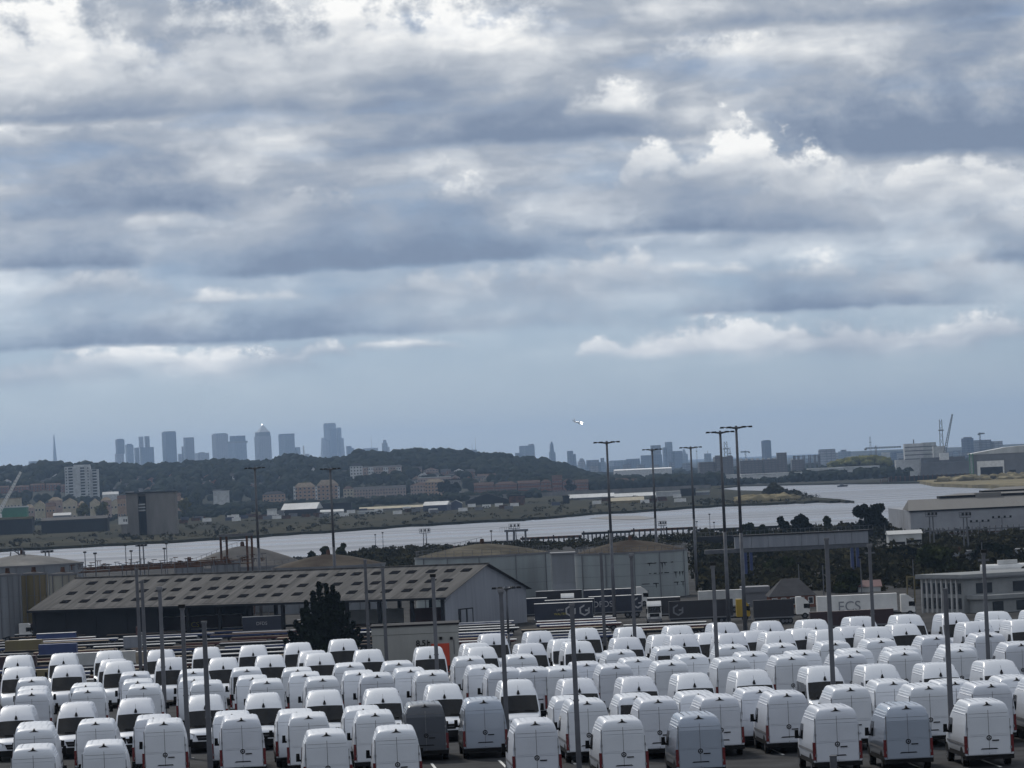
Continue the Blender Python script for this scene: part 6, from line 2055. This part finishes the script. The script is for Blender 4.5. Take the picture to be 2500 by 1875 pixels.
def make_van(kind, label, group, paint=None, near=False, glazed=False, bus=False, name='parked_van'):
    t = thing(name, label, 'van', (0, 0, 0), 0, group)
    parts = [('body', body_me), ('roof_rib', rib_me), ('cant_rail', rail_me)]
    if kind == 'rear':
        parts += [('rear_door', doorL), ('rear_door', doorR), ('seal_gap_shade', seal_me), ('brake_light', brake_me), ('tail_light', tailL), ('tail_light', tailR), ('rear_bumper', bump_me)]
        if glazed: parts += [('rear_window', rearglassL), ('rear_window', rearglassR)]
        parts += [('side_window', sw_me[-1])]
        if near: parts += [('plate_recess', recess_me), ('plate_panel', plate_me)]
    else:
        parts += [('windscreen', screen_me), ('cowl', cowl_me), ('antenna', ant_me), ('side_window', sw_me[-1]), ('side_window', sw_me[1])]
        if near: parts += [('wiper', wiper_me), ('grille', grille_me), ('grille_bar', gst_me), ('headlight', hl_me[-1]), ('headlight', hl_me[1]), ('front_bumper', fbump_me)]
    if bus: parts += [('side_window', m_) for m_ in bus_me[1] + bus_me[-1]]
    if near: parts += [('sill_reflection', sill_me[-1]), ('sill_reflection', sill_me[1]), ('side_moulding', mould_me[-1]), ('side_moulding', mould_me[1]), ('wheel_arch', arch_me[-1]), ('wheel_arch', arch_me[1])]
    parts += [('mirror', mir_me[-1]), ('mirror', mir_me[1])]
    for pn, me in parts:
        o = link(pn, me, t)
        if pn in BODY_PARTS and paint is not None:
            o.material_slots[0].link = 'OBJECT'
            o.material_slots[0].material = paint
        if pn == 'rear_door' and me is doorR:
            h_ = link('door_handle', handle_me, o)
            b_ = link('badge', badge_me, o, (0.0, 0.0, 1.16))
        if pn == 'rear_door':
            for z in (0.75, 1.55):
                link('hinge', hinge_me, o, ((0.88 if me is doorR else -0.88), 0, z))
    for x, y in ((-0.86, 0.92), (0.86, 0.92), (-0.86, 4.78), (0.86, 4.78)):
        link('wheel', vw_me, t, (x, y, 0.345))
    return t


YAW = R(3.5)
VROW = {  # distance of the reference point (tail or antenna), front or rear, near enough for small parts
    'A': (306.0, 'front', False), 'B': (287.0, 'front', False), 'Q': (293.6, 'front', False), 'C1': (268.0, 'rear', False), 'C2': (257.2, 'rear', False), 'C3': (250.8, 'rear', False),
    'D': (236.5, 'front', True), 'E1': (220.0, 'rear', True), 'E2': (213.6, 'rear', True), 'F': (199.0, 'rear', True)}
# where each van's tail lamp or aerial stands, seen from the camera (frame of 2500)
V_A = [(43, 1622), (155, 1617), (266, 1611), (392, 1608), (505, 1602), (618, 1597), (729, 1591), (839, 1583), (1206, 1569), (1319, 1563), (1431, 1556), (1542, 1553), (1661, 1549), (1772, 1542), (1881, 1538), (1992, 1534), (2108, 1527), (2223, 1522), (2335, 1518), (2439, 1514), (2545, 1509)]
V_B = [(42, 1652), (164, 1647), (290, 1638), (416, 1630), (545, 1629), (660, 1623), (781, 1618), (901, 1610), (1050, 1603), (1178, 1602), (1298, 1594), (1415, 1589), (1533, 1580), (1671, 1573), (1789, 1570), (1905, 1565), (2027, 1560), (2145, 1554), (2392, 1541), (2505, 1536)]
V_Q = [(277, 1632), (765, 1612), (1165, 1592), (1384, 1582), (1626, 1571), (1738, 1567), (1852, 1562), (1968, 1556), (2086, 1551), (2213, 1545), (2442, 1536)]
V_C = [(77, 1663), (78, 1685), (77, 1696), (209, 1677), (214, 1689), (329, 1649), (336, 1667), (350, 1680), (472, 1643), (474, 1662), (506, 1671), (603, 1638), (617, 1658), (652, 1667), (727, 1638), (745, 1650), (788, 1661), (855, 1627), (878, 1646), (921, 1652), (974, 1622), (1003, 1639), (1056, 1647), (1148, 1611), (1182, 1632), (1231, 1640), (1274, 1606), (1304, 1638), (1375, 1636), (1433, 1624), (1504, 1630), (1517, 1595), (1558, 1614), (1639, 1586), (1640, 1622), (1692, 1606), (1790, 1582), (1792, 1614), (1840, 1600), (1910, 1579), (1933, 1608), (1965, 1597), (2040, 1573), (2076, 1603), (2093, 1592), (2152, 1567), (2210, 1587), (2209, 1597), (2287, 1559), (2346, 1581), (2345, 1589), (2418, 1553), (2494, 1575)]
V_D = [(39, 1752), (186, 1744), (331, 1735), (501, 1727), (643, 1722), (792, 1715), (935, 1710), (1085, 1700), (1265, 1690), (1415, 1686), (1560, 1681), (1696, 1673), (1841, 1665), (2014, 1656), (2154, 1651), (2297, 1647), (2445, 1640), (2592, 1633)]
V_E1 = [(82, 1775), (233, 1767), (374, 1757), (566, 1748), (724, 1743), (887, 1735), (1037, 1724), (1181, 1714), (1398, 1710), (1555, 1704), (1706, 1698), (1856, 1689), (2182, 1669), (2333, 1669), (2483, 1659)]
V_E2 = [(83, 1784), (400, 1767), (589, 1758), (753, 1752), (916, 1746), (1434, 1717), (1607, 1713), (1757, 1707), (1922, 1698), (2077, 1684), (2268, 1680), (2421, 1675), (2562, 1664)]
V_F = [(80, 1831), (253, 1821), (797, 1794), (967, 1785), (1307, 1767), (1519, 1761), (1706, 1752), (2040, 1733), (2213, 1728), (2410, 1719)]


def c_row(x, y):
    D = (x - 1250) * math.sin(ROLL) + (y - 937.5) * math.cos(ROLL) - 195
    return 'C1' if D < 489 else ('C2' if D < 501 else 'C3')


ALL = [('A', p) for p in V_A] + [('B', p) for p in V_B] + [('Q', p) for p in V_Q] + [(c_row(*p), p) for p in V_C] + [('D', p) for p in V_D] + [('E1', p) for p in V_E1] + [('E2', p) for p in V_E2] + [('F', p) for p in V_F]
ROW_LABEL = {
    'A': ('white panel van facing out of the last row beside the flatbed yard', 'vans facing out of the last row'),
    'B': ('white panel van facing out of the second row behind the last one', 'vans facing out of the second row'),
    'Q': ('white panel van tucked nose to tail behind the second facing row', 'vans tucked behind the second row'),
    'C1': ('white panel van with shut rear doors, innermost of the middle block', 'innermost tail-on vans of the middle block'),
    'C2': ('white panel van with shut rear doors, centre of the middle block', 'centre tail-on vans of the middle block'),
    'C3': ('white panel van with shut rear doors, outer edge of the middle block', 'outer tail-on vans of the middle block'),
    'D': ('white panel van with dark windscreen facing out across the aisle', 'vans facing out across the aisle'),
    'E1': ('white panel van with shut rear doors, behind another in the double row', 'inner vans of the tail-on double row'),
    'E2': ('white panel van with shut rear doors, outer of the double row', 'outer vans of the tail-on double row'),
    'F': ('white panel van with shut rear doors in the front single row', 'vans of the front single row')}
SPECIAL = {
    (1037, 1724): ('dark grey panel van parked among the white vans', van_grey, False, False),
    (1181, 1714): ('silver blue panel van parked beside the dark grey one', van_silver, False, False),
    (1706, 1752): ('silver blue panel van in the front single row by the kerb stub', van_silver, False, False),
    (2213, 1728): ('silver blue panel van in the front single row between two white ones', van_silver, False, False),
    (209, 1677): ('white van with black glazed rear doors beside three stacked white ones', None, True, False),
    (603, 1638): ('white van with black glazed rear doors in the middle block', None, True, False),
    (1639, 1586): ('white van with wide black rear windows behind a light pole', None, True, False),
    (1555, 1704): ('white van with black glazed rear doors in the double row', None, True, False),
    (2014, 1656): ('white minibus with dark side windows facing out across the aisle', None, False, True)}
protos = {}


def copy_tree(o, parent=None):
    c = o.copy()
    col.objects.link(c)
    c.parent = parent
    for chd in list(o.children):
        copy_tree(chd, c)
    return c


vr = random.Random(5)
for row, (px, py) in ALL:
    d, kind, near = VROW[row]
    lab, grp = ROW_LABEL[row]
    sp = SPECIAL.get((px, py))
    if sp:
        v = make_van(kind, sp[0], None, sp[1], near, sp[2], sp[3], 'minibus' if sp[3] else 'parked_van')
        if sp[3]: v['category'] = 'minibus'
    else:
        tint = vr.random() < 0.3
        key = (kind, near, tint)
        if key not in protos:
            v = make_van(kind, lab, grp, van_white2 if tint else None, near)
            protos[key] = v
        else:
            v = copy_tree(protos[key])
            v['label'], v['group'] = lab, grp
    P = Pd(px, py, d)
    zref = 2.50 if kind == 'rear' else 2.11
    sz = min(1.06, max(0.93, P.z / zref))
    yaw = YAW + R(vr.uniform(-0.7, 0.7))
    if kind == 'rear':
        v.rotation_euler = (0, 0, yaw)
        off = Vector((-math.sin(yaw), math.cos(yaw), 0)) * 0.06
    else:
        yaw += math.pi
        v.rotation_euler = (0, 0, yaw)
        off = Vector((-math.sin(yaw), math.cos(yaw), 0)) * 4.02
    v.location = (P.x - off.x, d - off.y, 0.0)
    v.scale = (1, 1, sz)

# bay lines on the lot
lm = MB().box(-0.06, 0.06, 0, 5.4, 0.002, 0.006).mesh('bay_line', line_paint)
for (d0, n0, x0) in ((198.4, 16, -23.0), (212.8, 18, -25.0), (234.0, 18, -27.0)):
    for k in range(n0):
        o = link('bay_line', lm, van_lot, (x0 + k * 3.0, d0, 0.0), YAW)

# ---------------------------------------------------------------- booth behind the last row
bo0, bo1 = Pd(907, 1530, 314.5), Pd(1116, 1519, 314.5)
BO = thing('switch_house', 'flat roofed grey hut with an orange door and black 8.5 sign', 'hut', ((bo0.x + bo1.x) / 2, 314.5, 0))
bw = bo1.x - bo0.x
bh = (bo0.z + bo1.z) / 2
MB().box(-bw / 2, bw / 2, 0, 4.5, 0, bh - 0.62).build('wall', booth_m, BO)
MB().box(-bw / 2 - 0.03, bw / 2 + 0.03, -0.03, 4.53, bh - 0.60, bh - 0.12).build('parapet', booth_m, BO)
MB().box(-bw / 2 - 0.01, bw / 2 + 0.01, -0.01, 4.51, bh - 0.62, bh - 0.60).build('joint', sheet_dark, BO)
MB().box(-bw / 2 - 0.10, bw / 2 + 0.10, -0.10, 4.6, bh - 0.12, bh).build('roof', sheet_dark, BO)
dx0, dx1 = Pd(1053, 1580, 314.5).x - BO.location.x, Pd(1097, 1580, 314.5).x - BO.location.x
dzt = Pd(1075, 1571, 314.5).z
dr = MB().box(dx0, dx1, -0.05, -0.01, 0.0, dzt).build('door', orange_paint, BO)
MB().box(dx0 + 0.1, dx0 + 0.16, -0.1, -0.05, 0.95, 1.1).build('handle', black_plastic, dr)
lettering('8.5', 0.52, letter_k, BO, (Pd(1028, 1582, 314.5).x - BO.location.x, -0.03, Pd(1028, 1577, 314.5).z), 'number_sign', 0.012)
for (px, py) in ((1076, 1558), (1102, 1558)):
    q = Pd(px, py, 314.5)
    MB().box(-0.09, 0.09, -0.14, -0.01, -0.09, 0.09).build('lamp', black_plastic, BO, (q.x - BO.location.x, 0, q.z))
q = Pd(1044, 1570, 314.5)
MB().box(-0.02, 0.02, -0.2, -0.01, -0.25, 0.2).box(0.02, 0.16, -0.2, -0.1, 0.0, 0.08).build('camera', black_plastic, BO, (q.x - BO.location.x, 0, q.z))
MB().tube((0, -0.05, -0.9), (0, -0.05, 0), 0.025, n=6).build('conduit', steel_m, BO, (Pd(1108, 1560, 314.5).x - BO.location.x, 0, Pd(1108, 1562, 314.5).z))

# ---------------------------------------------------------------- poles on the van lot
PG = 'grey steel poles standing among the vans'
POLES = [(333, 1392, 318.5, 'grey steel pole at the yard edge, first of the close pair'), (346.5, 1421, 300.5, 'grey steel pole beside the last facing row, second of the close pair'), (390, 1444, 265.5, 'grey steel pole with a camera behind the middle block'), (444.6, 1489, 230.5, 'grey steel pole in the aisle in front of the facing row'), (498, 1522, 208.5, 'thick grey pole between the double row and the front row'),
         (891, 1369, 320.5, 'grey steel pole standing beside the flat roofed hut'), (934, 1390, 301.0, 'grey steel pole in front of the flat roofed hut'), (1057, 1413, 265.5, 'grey steel pole in front of the orange door'), (1223, 1451, 230.5, 'grey pole beside the silver blue van'), (1467, 1352, 320.5, 'grey pole against the white riveted tank'),
         (1541, 1362, 301.0, 'grey pole with a camera against the white riveted tank'), (1740.5, 1385, 265.5, 'grey pole with a round lamp before the long black trailer'), (1396, 1480, 209.0, 'thick dark pole with a base plate in the front row gap'), (2017.6, 1319, 229.0, 'tall grey pole beside the minibus'), (2123, 1338, 300.0, 'grey pole with a cross head in front of the maroon trailer'),
         (2401, 1354, 265.5, 'grey pole with a lamp bracket beside the office'), (2307.6, 1442, 207.5, 'thick dark pole between two front row vans')]
for k, (px, py, d, lab) in enumerate(POLES):
    p = Pd(px, py, d)
    t = thing('steel_pole', lab, 'pole', (p.x, d, 0), 0, PG)
    r_ = 0.115
    MB().box(-r_, r_, -r_, r_, 0.02, p.z, 0, 0.8, 0.8).build('shaft', steel_m, t)
    MB().box(-0.26, 0.26, -0.26, 0.26, 0.0, 0.03).build('base_plate', steel_m, t)
    MB().box(-r_ * 1.05, r_ * 1.05, -r_ * 1.05, r_ * 1.05, p.z, p.z + 0.10).build('cap', mast_m, t)
    if k in (2, 3, 7, 8, 10, 11, 14, 15):
        MB().box(-0.16, 0.16, -0.24, 0.02, p.z + 0.10, p.z + 0.26).build('camera', black_plastic if k % 2 else sheet_grey, t)
    if k in (14, 15):
        MB().box(-0.30, 0.30, -0.05, 0.05, p.z - 0.35, p.z - 0.25).build('bracket', steel_m, t)
    MB().box(-r_ * 1.12, r_ * 1.12, -r_ * 1.12, r_ * 1.12, p.z * 0.42, p.z * 0.42 + 0.06).build('collar', steel_m, t)
st = Pd(2034, 1847, 186.0)
t = thing('bollard', 'short square grey kerb stub behind the front row', 'bollard', (st.x, 186.0, 0))
MB().box(-0.13, 0.13, -0.13, 0.13, 0, st.z).build('post', steel_m, t)
MB().box(-0.14, 0.14, -0.14, 0.14, st.z, st.z + 0.04).build('cap', mast_m, t)

# ---------------------------------------------------------------- high lamp masts of the lower yard
def high_mast(label, x, ytop, d, w=4.4, lamps=6, r=0.34, group='tall lamp masts with wide heads'):
    p = Pd(x, ytop, d)
    t = thing('lamp_mast', label, 'lamp mast', (p.x, d, ZY), 0, group)
    h = p.z - ZY
    MB().tube((0, 0, 0), (0, 0, h * 0.5), r, r * 0.78, 12).tube((0, 0, h * 0.5), (0, 0, h - 0.3), r * 0.76, r * 0.55, 12).build('mast', steel_m, t, smooth=True)
    hd = MB()
    n = 16
    for k in range(n):
        a, b = 2 * math.pi * k / n, 2 * math.pi * (k + 1) / n
        hd.tube((w * 0.27 * math.cos(a), w * 0.27 * math.sin(a), h - 0.15), (w * 0.27 * math.cos(b), w * 0.27 * math.sin(b), h - 0.15), 0.09, n=5)
    for k in range(lamps):
        a = 2 * math.pi * k / lamps
        hd.tube((0, 0, h - 0.35), (w * 0.40 * math.cos(a), w * 0.40 * math.sin(a), h - 0.05), 0.08, n=5)
    hd.tube((0, 0, h - 0.5), (0, 0, h + 0.1), 0.22, 0.16, 8)
    H_ = hd.build('head_frame', mast_m, t)
    lme = MB().box(-0.32, 0.32, -0.28, 0.28, -0.12, 0.14, 0, 0.7, 0.7).mesh('floodlight', black_plastic)
    for k in range(lamps):
        a = 2 * math.pi * k / lamps
        link('floodlight', lme, H_, (w * 0.45 * math.cos(a), w * 0.45 * math.sin(a), h - 0.12), a)
    return t


high_mast('tall lamp mast rising from the navy trailers beside the white tank', 1481, 1078, 835, 4.4)
high_mast('tall lamp mast behind the white tank, lowest head of the group', 1592, 1096, 1060, 4.2)
high_mast('tall lamp mast at the corner of the white tank', 1686, 1091, 1023, 4.6)
high_mast('tall lamp mast rising from the long black trailer', 1758, 1053, 774, 4.4)
high_mast('highest lamp mast, standing beside the yellow cab', 1797, 1041, 742, 4.8)
high_mast('tall faint lamp mast above the dark cone roofed tank', 622, 1141, 900, 3.6, group='tall faint lamp masts behind the shed')
high_mast('tall faint lamp mast above the brown cone roofed tank', 806, 1143, 900, 3.6, group='tall faint lamp masts behind the shed')
high_mast('low lamp mast with wide head in front of the shed gable', 1236, 1433, 640, 3.6, r=0.22, group='low lamp masts of the trailer yard')
for (x, y, d, lab) in [(2100, 1362, 900, 'thin double lamp pole left of the grey bridge leg'), (2228, 1364, 880, 'thin pair pole beside the yellow gate frame'), (2396, 1322, 1000, 'thin white pole rising behind the office'), (1949, 1376, 900, 'thin grey pole in the scrub behind the slate roofed house'), (2008, 1378, 950, 'thin pale post in the scrub by the white trailer')]:
    pole_thing(lab.replace(' left of', ' near'), x, y, d, 0.12, group='thin poles in the scrub by the office')
